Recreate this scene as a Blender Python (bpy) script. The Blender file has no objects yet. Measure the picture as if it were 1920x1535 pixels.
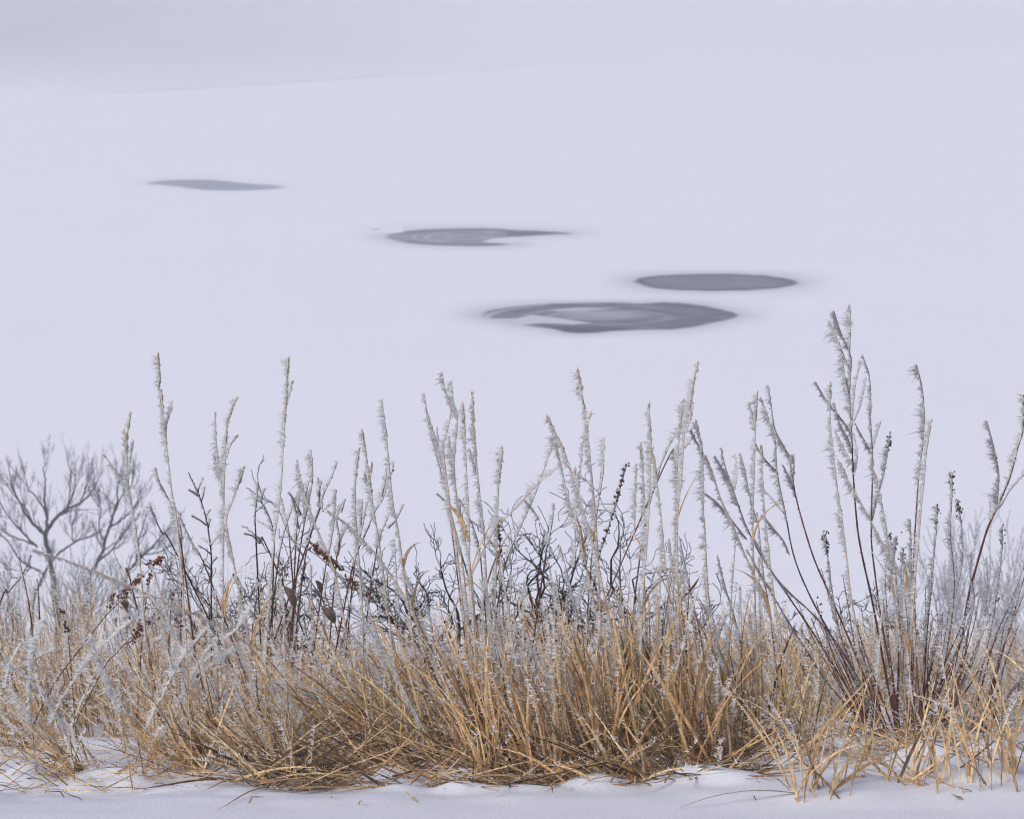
import bpy, math, random
import numpy as np
random.seed(7)
rng = np.random.default_rng(11)
sc = bpy.context.scene
COL = sc.collection

# ------------------------------------------------------------------ camera
CAMZ = 1.66
LAKE = CAMZ - 16.0
FPX = 960.0 / math.tan(math.radians(11.0))          # focal length in photo pixels
TH = math.atan(769.5 / FPX)                          # pitch down
cam = bpy.data.cameras.new('camera')
cam.sensor_width = 36.0
cam.lens = 18.0 / math.tan(math.radians(11.0))
cam.clip_start = 0.1
cam.clip_end = 9000
cam.dof.use_dof = True
cam.dof.focus_distance = 6.1
cam.dof.aperture_fstop = 16
camo = bpy.data.objects.new('camera', cam)
camo.location = (0, 0, CAMZ)
camo.rotation_euler = (math.pi / 2 - TH, 0, 0)
COL.objects.link(camo)
sc.camera = camo

# ------------------------------------------------------------------ light
SUN_EL, SUN_AZ = math.radians(42), math.radians(-142)
world = bpy.data.worlds.new('World')
sc.world = world
world.use_nodes = True
nt = world.node_tree
nt.nodes.clear()
sky = nt.nodes.new('ShaderNodeTexSky')
sky.sky_type = 'NISHITA'
sky.sun_disc = False
sky.sun_elevation = SUN_EL
sky.sun_rotation = SUN_AZ
sky.dust_density = 2.5
sky.air_density = 1.0
hs = nt.nodes.new('ShaderNodeHueSaturation')
hs.inputs['Saturation'].default_value = 1.08
hs.inputs['Hue'].default_value = .527
bg = nt.nodes.new('ShaderNodeBackground')
bg.inputs['Strength'].default_value = 0.085
wo = nt.nodes.new('ShaderNodeOutputWorld')
nt.links.new(sky.outputs[0], hs.inputs['Color'])
nt.links.new(hs.outputs[0], bg.inputs['Color'])
nt.links.new(bg.outputs[0], wo.inputs['Surface'])
sl = bpy.data.lights.new('sun', 'SUN')
sl.energy = 1.5
sl.angle = math.radians(38)
sl.color = (1.0, 0.965, 0.93)
so = bpy.data.objects.new('sun', sl)
# sky sun_rotation is measured from +Y towards +X
sdir = (math.sin(SUN_AZ) * math.cos(SUN_EL), math.cos(SUN_AZ) * math.cos(SUN_EL), math.sin(SUN_EL))
so.rotation_euler = (math.pi / 2 - SUN_EL, 0, math.pi - SUN_AZ)
so.location = (0, 0, 20)
COL.objects.link(so)
sc.view_settings.view_transform = 'Standard'
sc.view_settings.look = 'None'
sc.view_settings.exposure = 0.50
sc.view_settings.gamma = 1.0
sc.view_settings.use_curve_mapping = False
sc.cycles.max_bounces = 10
sc.cycles.diffuse_bounces = 6
sc.cycles.volume_bounces = 4
sc.cycles.transparent_max_bounces = 8
sc.cycles.use_denoising = True
sc.cycles.filter_width = 1.1
sc.cycles.caustics_reflective = False
sc.cycles.caustics_refractive = False

# ------------------------------------------------------------------ mapping
def ray(px, py):
    u = (px - 960.0) / FPX
    v = -(py - 767.5) / FPX
    return np.array([u, math.cos(TH) + v * math.sin(TH), -math.sin(TH) + v * math.cos(TH)])
def at(px, py, Y):
    d = ray(px, py)
    return np.array([0, 0, CAMZ]) + d * (Y / d[1])
def on_lake(px, py):
    d = ray(px, py)
    return np.array([0, 0, CAMZ]) + d * ((LAKE - CAMZ) / d[2])
_wv = []
for sc_, am in ((1.4, .020), (2.7, .012), (5.5, .006), (11, .003), (23, .0016), (47, .0008)):
    for _ in range(6):
        a = rng.uniform(0, 2 * math.pi)
        _wv.append((math.cos(a) * sc_ * rng.uniform(.75, 1.3), math.sin(a) * sc_ * rng.uniform(.75, 1.3), rng.uniform(0, 6.28), am / 1.8))
MOUNDS = []   # x, y, rx, ry, h
def profile(y):
    y = np.asarray(y, float)
    z = np.where(y < 5.35, .05 * (5.35 - np.maximum(y, 2.5)), -.173 * (y - 5.35))
    z = np.where(y > 8.0, -.4585 - (y - 8.0) * (-.4585 - LAKE + .4) / 54.0, z)
    return np.maximum(z, LAKE - .4)
def gz(x, y):
    x = np.asarray(x, float); y = np.asarray(y, float)
    z = profile(y)
    for kx, ky, ph, am in _wv:
        z = z + am * np.sin(kx * x + ky * y + ph) * np.clip((y - 5.2) / .3, .12, 1) * (1.6 if am < .003 else 1.0)
    for mx, my, rx, ry, h in MOUNDS:
        z = z + h * np.exp(-((x - mx) / rx) ** 2 - ((y - my) / ry) ** 2)
    return z
def ground_px(px, py):
    """point on the bank seen at that pixel"""
    d = ray(px, py)
    o = np.array([0, 0, CAMZ])
    t = 3.0
    for _ in range(40):
        p = o + d * t
        t += (p[2] - float(gz(p[0], p[1]))) / max(.15, -d[2]) * .7
    return o + d * t

# ------------------------------------------------------------------ meshes
ORIG = {}
class MB:
    def __init__(s):
        s.v = []; s.t = []; s.q = []; s.c = []; s.n = 0
    def add(s, V, T=None, Q=None, C=None):
        V = np.asarray(V, float).reshape(-1, 3)
        if T is not None and len(T): s.t.append(np.asarray(T, int) + s.n)
        if Q is not None and len(Q): s.q.append(np.asarray(Q, int) + s.n)
        if C is None: C = (1, 1, 1)
        C = np.asarray(C, float)
        if C.ndim == 1: C = np.tile(C[:3], (len(V), 1))
        s.v.append(V); s.c.append(C[:, :3]); s.n += len(V)
    def build(s, name, mat, parent=None, smooth=False, kind=None, origin=None):
        V = np.concatenate(s.v)
        C = np.concatenate(s.c)
        if origin is None:
            origin = ORIG[parent.name] if parent is not None else np.zeros(3)
        V = V - np.asarray(origin)
        T = np.concatenate(s.t) if s.t else np.zeros((0, 3), int)
        Q = np.concatenate(s.q) if s.q else np.zeros((0, 4), int)
        me = bpy.data.meshes.new(name)
        me.vertices.add(len(V)); me.vertices.foreach_set('co', V.astype(np.float32).ravel())
        li = np.concatenate([T.ravel(), Q.ravel()]).astype(np.int32)
        me.loops.add(len(li)); me.loops.foreach_set('vertex_index', li)
        st = np.concatenate([np.arange(len(T)) * 3, len(T) * 3 + np.arange(len(Q)) * 4]).astype(np.int32)
        me.polygons.add(len(st)); me.polygons.foreach_set('loop_start', st)
        if smooth:
            me.polygons.foreach_set('use_smooth', np.ones(len(st), bool))
        at_ = me.color_attributes.new('Col', 'FLOAT_COLOR', 'POINT')
        at_.data.foreach_set('color', np.concatenate([C, np.ones((len(C), 1))], 1).astype(np.float32).ravel())
        me.update(calc_edges=True)
        me.validate()
        me.materials.append(mat)
        o = bpy.data.objects.new(name, me)
        COL.objects.link(o)
        if parent is not None:
            o.parent = parent
        ORIG[o.name] = np.asarray(origin, float)
        if kind: o['kind'] = kind
        return o
def thing(name, label, cat, loc, group=None):
    o = bpy.data.objects.new(name, None)
    o.empty_display_size = .05
    o.location = tuple(float(a) for a in loc)
    COL.objects.link(o)
    ORIG[o.name] = np.array([float(a) for a in loc])
    o['label'] = label; o['category'] = cat
    if group: o['group'] = group
    return o
def nrm(a):
    a = np.asarray(a, float)
    return a / np.maximum(np.linalg.norm(a, axis=-1, keepdims=True), 1e-9)
def smooth(pts, k=5):
    """Catmull-Rom through the points"""
    P = np.asarray(pts, float)
    if len(P) < 3:
        t = np.linspace(0, 1, k + 1)[:, None]
        return P[0] * (1 - t) + P[1] * t
    E = np.vstack([2 * P[0] - P[1], P, 2 * P[-1] - P[-2]])
    out = []
    for i in range(1, len(E) - 2):
        for t in np.linspace(0, 1, k, endpoint=False):
            a, b, c, d = E[i - 1], E[i], E[i + 1], E[i + 2]
            out.append(.5 * (2 * b + (c - a) * t + (2 * a - 5 * b + 4 * c - d) * t * t + (3 * b - a - 3 * c + d) * t ** 3))
    out.append(P[-1])
    return np.array(out)
def tube(mb, P, R, sides=5, col=(1, 1, 1), cap=True):
    P = np.asarray(P, float); n = len(P)
    R = np.broadcast_to(np.asarray(R, float), (n,))
    T = nrm(np.gradient(P, axis=0))
    ref = np.array([.13, .97, .2])
    A = nrm(np.cross(T, ref)); B = np.cross(T, A)
    an = np.linspace(0, 2 * math.pi, sides, endpoint=False)
    V = P[:, None, :] + R[:, None, None] * (np.cos(an)[None, :, None] * A[:, None, :] + np.sin(an)[None, :, None] * B[:, None, :])
    i = np.arange(n - 1)[:, None]; j = np.arange(sides)[None, :]
    j2 = (j + 1) % sides
    Q = np.stack([i * sides + j, i * sides + j2, (i + 1) * sides + j2, (i + 1) * sides + j], -1).reshape(-1, 4)
    V = V.reshape(-1, 3)
    col = np.asarray(col, float)
    if col.ndim == 2: col = np.repeat(col, sides, 0)
    mb.add(V, None, Q, col)
def spikes(mb, P, D, L, Wd, col=(1, 1, 1)):
    """ice needles: three sided, sharp"""
    n = len(P)
    if n == 0: return
    D = nrm(D)
    ref = nrm(rng.normal(size=(n, 3)))
    A = nrm(np.cross(D, ref)); B = np.cross(D, A)
    L = np.asarray(L)[:, None]; Wd = np.asarray(Wd)[:, None] * .5
    mid = P + D * L * .45
    v0 = P + A * Wd; v1 = P + (-.5 * A + .87 * B) * Wd; v2 = P + (-.5 * A - .87 * B) * Wd
    tip = P + D * L + rng.normal(size=(n, 3)) * L * .07
    V = np.stack([v0, v1, v2, tip], 1).reshape(-1, 3)
    b = np.arange(n)[:, None] * 4
    T = np.concatenate([b + np.array([0, 1, 3]), b + np.array([1, 2, 3]), b + np.array([2, 0, 3])])
    mb.add(V, T, None, col)
def spindles(mb, P, D, L, Wd, C):
    """grains: four sided spindles"""
    n = len(P)
    if n == 0: return
    D = nrm(D)
    A = nrm(np.cross(D, nrm(rng.normal(size=(n, 3))))); B = np.cross(D, A)
    L = np.asarray(L)[:, None]; W = np.asarray(Wd)[:, None] * .5
    c = P + D * L * .4
    V = np.stack([P, c + A * W, c + B * W, c - A * W, c - B * W, P + D * L], 1).reshape(-1, 3)
    b = np.arange(n)[:, None] * 6
    T = np.concatenate([b + np.array(k) for k in ((0, 2, 1), (0, 3, 2), (0, 4, 3), (0, 1, 4), (5, 1, 2), (5, 2, 3), (5, 3, 4), (5, 4, 1))])
    C = np.asarray(C, float)
    if C.ndim == 2: C = np.repeat(C, 6, 0)
    mb.add(V, T, None, C)
def ribbon(mb, P, W, side, fold, col):
    """one grass leaf with a crease along the middle"""
    P = np.asarray(P, float); n = len(P)
    T = nrm(np.gradient(P, axis=0))
    S = nrm(side - (T * side).sum(-1, keepdims=True) * T)
    N = np.cross(T, S)
    W = np.asarray(W)[:, None] * .5
    V = np.stack([P - S * W, P + N * W * fold, P + S * W], 1).reshape(-1, 3)
    i = np.arange(n - 1)[:, None] * 3
    Q = np.concatenate([i + np.array([0, 1, 4, 3]), i + np.array([1, 2, 5, 4])])
    mb.add(V, None, Q, col)

WIND = np.array([-.97, .14, .10])
FROST_UP = np.array([-.5, -.2, .85])
def frost_on(mb, P, L=.012, dens=900., fr=(0, 1), grow=1.0, width=.0030, around=.12, wind=WIND):
    """hoar frost feathers along a stem, growing into the wind"""
    P = np.asarray(P, float)
    seg = np.linalg.norm(np.diff(P, axis=0), axis=1)
    cum = np.concatenate([[0], np.cumsum(seg)])
    tot = cum[-1]
    n = int(tot * (fr[1] - fr[0]) * dens)
    if n < 1: return
    s = rng.uniform(fr[0], fr[1], n) * tot
    Q = np.stack([np.interp(s, cum, P[:, k]) for k in range(3)], 1)
    tv = nrm(np.gradient(P, axis=0))
    T = np.stack([np.interp(s, cum, tv[:, k]) for k in range(3)], 1)
    w = wind - (T * wind).sum(1, keepdims=True) * T
    w = nrm(w)
    D = w + rng.normal(size=(n, 3)) * .26 + T * rng.uniform(-.15, .4, (n, 1))
    ar = rng.random(n) < around
    D[ar] = rng.normal(size=(ar.sum(), 3))
    # the fin swells and thins along the stem
    ph = rng.uniform(0, 6.28, 3)
    sw = .74 + .30 * np.sin(s * 38 + ph[0]) + .24 * np.sin(s * 117 + ph[1]) + .16 * np.sin(s * 290 + ph[2])
    sw = np.clip(sw, .22, 1.5)
    u = s / tot
    env = np.clip(u / .01, .8, 1) * np.clip((1 - u) / .02, .6, 1)
    ln = L * sw * env * rng.uniform(.3, 1.25, n) * np.where(rng.random(n) < .07, 1.45, 1.0) * grow
    ln[ar] *= .45
    wd = width * rng.uniform(.7, 1.35, n)
    core = (rng.random(n) < .48) & ~ar          # merged crystals close to the stem
    ln[core] *= .55; wd[core] *= 1.9
    D[core] = w[core] + rng.normal(size=(core.sum(), 3)) * .16 + T[core] * rng.uniform(-.3, .5, (core.sum(), 1))
    spikes(mb, Q, D, ln, wd, (1, 1, 1))

# ------------------------------------------------------------------ materials
def new_mat(name):
    m = bpy.data.materials.new(name); m.use_nodes = True
    t = m.node_tree; t.nodes.clear()
    return m, t, t.nodes.new('ShaderNodeOutputMaterial')
def mat_plant(name, rough=.75, trans=.2, var=.35):
    m, t, out = new_mat(name)
    a = t.nodes.new('ShaderNodeVertexColor'); a.layer_name = 'Col'
    tc = t.nodes.new('ShaderNodeTexCoord')
    mp = t.nodes.new('ShaderNodeMapping'); mp.inputs['Scale'].default_value = (60, 60, 14)
    nz = t.nodes.new('ShaderNodeTexNoise'); nz.inputs['Scale'].default_value = 3.0; nz.inputs['Detail'].default_value = 3
    rmp = t.nodes.new('ShaderNodeMapRange')
    rmp.inputs['From Min'].default_value = .3; rmp.inputs['From Max'].default_value = .7
    rmp.inputs['To Min'].default_value = 1 - var; rmp.inputs['To Max'].default_value = 1 + var * .6
    mx = t.nodes.new('ShaderNodeVectorMath'); mx.operation = 'SCALE'
    pr = t.nodes.new('ShaderNodeBsdfPrincipled'); pr.inputs['Roughness'].default_value = rough
    pr.inputs['Specular IOR Level'].default_value = .3
    t.links.new(tc.outputs['Object'], mp.inputs[0]); t.links.new(mp.outputs[0], nz.inputs['Vector'])
    t.links.new(nz.outputs[0], rmp.inputs['Value']); t.links.new(a.outputs[0], mx.inputs[0]); t.links.new(rmp.outputs[0], mx.inputs['Scale'])
    t.links.new(mx.outputs[0], pr.inputs['Base Color'])
    if trans:
        tr = t.nodes.new('ShaderNodeBsdfTranslucent'); ms = t.nodes.new('ShaderNodeMixShader'); ms.inputs[0].default_value = trans
        t.links.new(mx.outputs[0], tr.inputs[0]); t.links.new(pr.outputs[0], ms.inputs[1]); t.links.new(tr.outputs[0], ms.inputs[2])
        t.links.new(ms.outputs[0], out.inputs[0])
    else:
        t.links.new(pr.outputs[0], out.inputs[0])
    return m
def mat_frost():
    m, t, out = new_mat('hoar_frost')
    pr = t.nodes.new('ShaderNodeBsdfPrincipled')
    pr.inputs['Base Color'].default_value = (.965, .965, .975, 1); pr.inputs['Roughness'].default_value = .55
    tr = t.nodes.new('ShaderNodeBsdfTranslucent'); tr.inputs[0].default_value = (.965, .965, .975, 1)
    ms = t.nodes.new('ShaderNodeMixShader'); ms.inputs[0].default_value = .6
    t.links.new(pr.outputs[0], ms.inputs[1]); t.links.new(tr.outputs[0], ms.inputs[2]); t.links.new(ms.outputs[0], out.inputs[0])
    return m
def mat_snow(name, base=(.84, .85, .89), bump=.25, scale=90., sss=.0, attr=False, spec=.25):
    m, t, out = new_mat(name)
    pr = t.nodes.new('ShaderNodeBsdfPrincipled')
    pr.inputs['Roughness'].default_value = .6
    pr.inputs['Specular IOR Level'].default_value = spec
    tc = t.nodes.new('ShaderNodeTexCoord')
    nz = t.nodes.new('ShaderNodeTexNoise'); nz.inputs['Scale'].default_value = scale; nz.inputs['Detail'].default_value = 6
    nz.inputs['Roughness'].default_value = .65
    bp = t.nodes.new('ShaderNodeBump'); bp.inputs['Strength'].default_value = bump; bp.inputs['Distance'].default_value = .6 / scale
    n2 = t.nodes.new('ShaderNodeTexNoise'); n2.inputs['Scale'].default_value = scale * .03; n2.inputs['Detail'].default_value = 4
    mr = t.nodes.new('ShaderNodeMapRange'); mr.inputs['To Min'].default_value = .965; mr.inputs['To Max'].default_value = 1.02
    sv = t.nodes.new('ShaderNodeVectorMath'); sv.operation = 'SCALE'
    t.links.new(tc.outputs['Object'], nz.inputs['Vector']); t.links.new(tc.outputs['Object'], n2.inputs['Vector'])
    t.links.new(nz.outputs[0], bp.inputs['Height']); t.links.new(bp.outputs[0], pr.inputs['Normal'])
    t.links.new(n2.outputs[0], mr.inputs['Value']); t.links.new(mr.outputs[0], sv.inputs['Scale'])
    if attr:
        a = t.nodes.new('ShaderNodeVertexColor'); a.layer_name = 'Col'
        t.links.new(a.outputs[0], sv.inputs[0])
    else:
        sv.inputs[0].default_value = base
    t.links.new(sv.outputs[0], pr.inputs['Base Color'])
    t.links.new(pr.outputs[0], out.inputs[0])
    return m
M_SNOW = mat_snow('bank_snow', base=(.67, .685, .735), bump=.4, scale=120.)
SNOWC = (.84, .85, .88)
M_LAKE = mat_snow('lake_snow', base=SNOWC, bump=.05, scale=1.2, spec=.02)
M_ICE = mat_snow('lake_ice', bump=.05, scale=1.2, attr=True, spec=.02)
M_STRAW = mat_plant('dry_straw', .7, .15, .55)
M_BARK = mat_plant('bark', .85, 0, .3)
M_SEED = mat_plant('seed_husk', .85, .1, .4)
M_FROST = mat_frost()
M_HILL = mat_snow('hill_snow', bump=.1, scale=.6, attr=True)

STRAW = np.array([.80, .61, .35]); TAN = np.array([.65, .455, .24]); BROWN = np.array([.32, .18, .088])
DARK = np.array([.09, .058, .042]); ORANGE = np.array([.57, .345, .155]); GREY = np.array([.40, .325, .26])
REDSTEM = np.array([.115, .048, .036]); BLACK = np.array([.022, .020, .021])

# ------------------------------------------------------------------ the setting
def mound_px(px, py, rx, ry, h):
    p = ground_px(px, py)
    return (p[0], p[1], rx, ry, h)
_m = [mound_px(*a) for a in ((1275, 1425, .05, .06, .045), (1262, 1395, .03, .05, .02), (700, 1452, .30, .05, .012), (1090, 1385, .06, .05, .03),
     (150, 1400, .25, .10, .02), (430, 1440, .09, .05, .018), (1480, 1420, .10, .09, .025), (1880, 1340, .20, .12, .03), (1700, 1290, .25, .12, .02),
     (840, 1440, .05, .04, .018), (930, 1445, .05, .04, .012), (600, 1350, .1, .1, .03), (1750, 1440, .13, .06, .02), (60, 1370, .12, .08, .03))]
MOUNDS += _m
def axis(fine0, fine1, step, lo, hi, g=1.25):
    a = list(np.arange(fine0, fine1 + step * .5, step))
    s = step; x = a[-1]
    while x < hi:
        s *= g; x += s; a.append(min(x, hi))
    s = step; x = a[0]; b = []
    while x > lo:
        s *= g; x -= s; b.append(max(x, lo))
    return np.array(b[::-1] + a)
def sheet(mb, X, Y, Z, C=None):
    h, w = X.shape
    V = np.stack([X, Y, Z], -1).reshape(-1, 3)
    i = np.arange(h - 1)[:, None]; j = np.arange(w - 1)[None, :]
    Q = np.stack([i * w + j, i * w + j + 1, (i + 1) * w + j + 1, (i + 1) * w + j], -1).reshape(-1, 4)
    mb.add(V, None, Q, None if C is None else np.asarray(C).reshape(-1, 3))
gx = axis(-1.75, 1.75, .014, -320, 320); gy = axis(4.7, 8.3, .014, -60, 68, 1.22)
X, Yy = np.meshgrid(gx, gy)
Zb = gz(X, Yy)
_r = np.random.default_rng(77)
for _ in range(150):
    mx = _r.uniform(-1.5, 1.5); my = _r.uniform(5.42, 5.9) if _r.random() < .7 else _r.uniform(5.6, 6.6)
    rr_ = _r.uniform(.02, .075); hh = rr_ * _r.uniform(.15, .36)
    bump = np.exp(-(((X - mx) / rr_) ** 2 + ((Yy - my) / (rr_ * _r.uniform(.5, .9))) ** 2) ** 1.3)
    Zb = Zb + hh * bump
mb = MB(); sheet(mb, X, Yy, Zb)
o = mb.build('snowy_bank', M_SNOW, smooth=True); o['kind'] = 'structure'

lx = axis(-90, 90, 6, -600, 600, 1.3); ly = axis(60, 700, 8, 50, 1150, 1.3)
X, Yy = np.meshgrid(lx, ly)
Z = LAKE + 0 * X
mb = MB(); sheet(mb, X, Yy, Z)
o = mb.build('frozen_lake', M_LAKE, smooth=True); o['kind'] = 'structure'

def sstep0(t):
    t = np.clip(t, 0, 1)
    return t * t * (3 - 2 * t)
# far shore: brushy snow slope rising out of the fog
hx = np.linspace(-590, 590, 240); ht = np.linspace(0, 1, 70)
X, Tt = np.meshgrid(hx, ht)
shp = [(-590, 230), (-160, 395), (-83, 428), (-60, 455), (-40, 515), (-20, 570), (0, 612), (40, 650), (110, 690), (590, 700)]
shore = np.interp(X, [a for a, b in shp], [b for a, b in shp])
Yy = shore + Tt ** 1.5 * 420 + 6 * np.sin(X * .07) * (1 - Tt) + 3 * np.sin(X * .21 + 1) * (1 - Tt)
left = np.clip((-X - 5) / 90, 0, 1)
Z = LAKE - .3 + .3 * np.clip(Tt / .02, 0, 1) + 24 * Tt ** 1.1 * (.8 + .5 * left) + .8 * np.sin(X * .05 + Tt * 9) * Tt
br = .5 + .16 * np.sin(X * .05 + Tt * 13) + .10 * np.sin(X * .13 - Tt * 19 + 2) + .08 * np.sin(X * .3 + Tt * 31)
br = np.clip((br * .3 + .45) * (.16 + 1.0 * left ** 1.3), 0, 1)
br = br * (.12 + .68 * sstep0(Tt / .3))
C = np.array(SNOWC) * (1 - br[..., None]) + np.array([.13, .11, .14]) * br[..., None]
mb = MB(); sheet(mb, X, Yy, Z, C)
o = mb.build('far_hill', M_HILL, smooth=True); o['kind'] = 'structure'

# ------------------------------------------------------------------ ice patches on the lake
def poly_sdf(px, py, poly, ys=5.0):
    P = np.array(poly, float); P[:, 1] *= ys
    q = np.stack([px, py * ys], -1)
    inside = np.zeros(px.shape, bool); dist = np.full(px.shape, 1e9)
    for i in range(len(P)):
        a = P[i - 1]; b = P[i]
        ab = b - a
        t = np.clip(((q - a) @ ab) / (ab @ ab), 0, 1)
        d = np.linalg.norm(q - a - t[..., None] * ab, axis=-1)
        dist = np.minimum(dist, d)
        cond = (a[1] > q[..., 1]) != (b[1] > q[..., 1])
        with np.errstate(divide='ignore', invalid='ignore'):
            xi = a[0] + (q[..., 1] - a[1]) / (b[1] - a[1]) * (b[0] - a[0])
        inside ^= cond & (q[..., 0] < xi)
    return np.where(inside, -dist, dist)
def sstep(a, b, x):
    t = np.clip((x - a) / (b - a), 0, 1)
    return t * t * (3 - 2 * t)
def zoomed(pts, x0, y0, f):
    return [(x0 + a / f, y0 + b / f) for a, b in pts]
def wob(px, py, k, s):
    r = np.random.default_rng(s)
    z = 0
    for _ in range(10):
        z = z + np.sin(px * r.uniform(-.05, .05) * k + py * r.uniform(-.5, .5) * k + r.uniform(0, 6))
    return z / 10
def ice_patch(label, poly, fn, pad=(90, 18), ice=(.13, .14, .165), soft=13., halo=.30, hr=30., zoff=.006, seed=1):
    P = np.array(poly)
    x0, x1 = P[:, 0].min() - pad[0], P[:, 0].max() + pad[0]
    y0, y1 = P[:, 1].min() - pad[1], P[:, 1].max() + pad[1]
    px = np.linspace(x0, x1, int((x1 - x0) / 2.0)); py = np.linspace(y0, y1, int((y1 - y0) / .7))
    PX, PY = np.meshgrid(px, py)
    sd = poly_sdf(PX, PY, poly) + 3.5 * wob(PX, PY, 1.6, seed) + 2.5 * wob(PX, PY, 5.0, seed + 40)
    w = 1 - sstep(-soft, soft * .6, sd)
    w = np.clip(fn(PX, PY, w, sd), 0, 1)
    edge = np.minimum(np.minimum(PX - x0, x1 - PX) / (pad[0] * .7), np.minimum(PY - y0, y1 - PY) / (pad[1] * .7))
    w = np.maximum(w, halo * np.exp(-np.maximum(sd, 0) / hr)) * sstep(0, 1, edge)
    S = np.array(SNOWC); I = np.array(ice)
    C = S * (1 - w[..., None]) + I * w[..., None]
    u = (PX - 960) / FPX; v = -(PY - 767.5) / FPX
    dy = math.cos(TH) + v * math.sin(TH); dz = -math.sin(TH) + v * math.cos(TH)
    k = (LAKE - CAMZ) / dz
    V = np.stack([u * k, dy * k, np.full_like(k, LAKE + zoff)], -1)
    c = on_lake(P[:, 0].mean(), P[:, 1].mean())
    root = thing('ice_patch', label, 'ice patch', (c[0], c[1], LAKE), 'bare ice patches on the snowy lake')
    h, wd = PX.shape
    i = np.arange(h - 1)[:, None]; j = np.arange(wd - 1)[None, :]
    Q = np.stack([i * wd + j, i * wd + j + 1, (i + 1) * wd + j + 1, (i + 1) * wd + j], -1).reshape(-1, 4)
    wf = w.ravel()[Q].mean(1); sf = sd.ravel()[Q].mean(1)
    Vf = V.reshape(-1, 3); Cf = C.reshape(-1, 3)
    for nm, msk in (('bare_ice', (wf > .32) & (sf < 8)), ('thin_snow_rim', (sf >= 8) & (wf > .004)), ('snow_streak', (wf <= .32) & (sf < 8))):
        q = Q[msk]
        if len(q) < 3: continue
        us, inv = np.unique(q.ravel(), return_inverse=True)
        b = MB(); b.add(Vf[us], None, inv.reshape(-1, 4), Cf[us])
        ob = b.build(nm, M_ICE, root, smooth=True)
        if nm == 'snow_streak': ob['kind'] = 'stuff'
    return root
p1 = zoomed([(265,167),(330,152),(450,143),(600,137),(750,140),(880,150),(950,160),(1060,170),(1180,176),(1260,186),(1300,194),(1250,208),(1150,216),(1000,224),(850,226),(700,220),(580,208),(500,196),(400,187),(310,178)], 200, 300, 3.84)
ice_patch('farthest grey ice patch, a pale S-shaped sliver at the far left', p1, lambda x, y, w, s: w * (.82 + .18 * sstep(-2, -30, -(-s)) ), ice=(.20, .235, .30), halo=.12, seed=3)
p2 = zoomed([(250,172),(290,150),(400,128),(560,113),(750,107),(950,106),(1100,110),(1250,120),(1400,125),(1550,134),(1645,144),(1600,154),(1500,155),(1350,165),(1200,172),(1060,183),(1000,205),(1100,213),(1250,220),(1200,230),(1100,236),(900,240),(700,236),(500,225),(370,208),(290,188)], 650, 400, 3.84)
def f2(x, y, w, s):
    zx, zy = (x - 650) * 3.84, (y - 400) * 3.84
    r = np.hypot((zx - 860) / 560, (zy - 173) / 60)
    ring = np.exp(-((r - .52) / .05) ** 2) * .55 * (zx < 760) + np.exp(-((r - .68) / .035) ** 2) * .5 * (zx < 700) * (zy > 150) + .3 * np.exp(-((r - .25) / .1) ** 2)
    ring += .6 * np.exp(-((zx - 1030) / 60) ** 2 - ((zy - 137) / 6) ** 2)
    base = .84 + .16 * sstep(.75, 1.0, r) * (zx < 1150) + .16 * (zx >= 1150) - .30 * sstep(500, 250, zx)
    fade = 1 - sstep(1080, 1290, zx) * (zy > 195)
    return w * np.clip(base - .45 * ring, 0, 1) * fade
ice_patch('ringed ice patch with pale swirls and a dark point to the right', p2, f2, ice=(.032, .048, .075), seed=5)
p3 = zoomed([(850,122),(880,105),(960,93),(1080,86),(1200,84),(1330,84),(1480,90),(1590,102),(1650,118),(1675,130),(1640,145),(1560,158),(1420,168),(1250,172),(1080,168),(960,158),(890,142)], 850, 480, 2.56)
def f3(x, y, w, s):
    zx = (x - 850) * 2.56
    return w * (.88 + .12 * np.exp(-((s + 16) / 7) ** 2) + .05 * wob(x, y, 1.0, 4) + .09 * wob(x * .35, y * 4, 3.0, 31))
ice_patch('even grey oval ice patch, the rightmost one on the lake', p3, f3, ice=(.018, .034, .058), halo=.34, hr=40, pad=(90, 9.5), zoff=.012, seed=8)
p4 = zoomed([(105,285),(150,262),(230,248),(330,236),(480,227),(620,223),(760,221),(900,226),(1000,221),(1100,224),(1200,235),(1300,255),(1370,275),(1388,288),(1340,305),(1260,322),(1180,340),(1060,355),(900,358),(780,362),(680,372),(590,375),(530,368),(490,355),(410,344),(330,335),(250,318),(160,303)], 850, 480, 2.56)
tongue = zoomed([(190,300),(300,300),(385,284),(460,293),(560,308),(660,322),(570,328),(430,322),(330,330),(250,322)], 850, 480, 2.56)
streak = zoomed([(470,258),(600,247),(800,250),(640,262),(500,266)], 850, 480, 2.56)
def f4(x, y, w, s):
    zx, zy = (x - 850) * 2.56, (y - 480) * 2.56
    a = 1 - sstep(-4, 5, poly_sdf(x, y, tongue)); b = 1 - sstep(-6, 6, poly_sdf(x, y, streak))
    inner = np.exp(-(np.hypot((zx - 710) / 240, (zy - 284) / 24)) ** 4)
    base = .92 - .26 * inner + .1 * wob(x, y, 1.3, 9)
    r4 = np.hypot((zx - 742) / 640, (zy - 295) / 74)
    base -= .38 * np.exp(-((r4 - .90) / .035) ** 2) * sstep(520, 250, zx) + .22 * np.exp(-((r4 - .62) / .05) ** 2) * sstep(650, 400, zx) * (zy < 290)
    base -= .12 * np.exp(-((r4 - .45) / .04) ** 2) + .10 * wob(x, y * 2.2, 2.4, 21) + .10 * wob(x * .35, y * 4, 3.0, 22)
    base -= .45 * sstep(185, 110, zx)
    base += .18 * np.exp(-((zy - 355) / 14) ** 2) * sstep(900, 600, zx)
    return w * np.clip(base, 0, 1) * (1 - .8 * a) * (1 - .5 * b)
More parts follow.
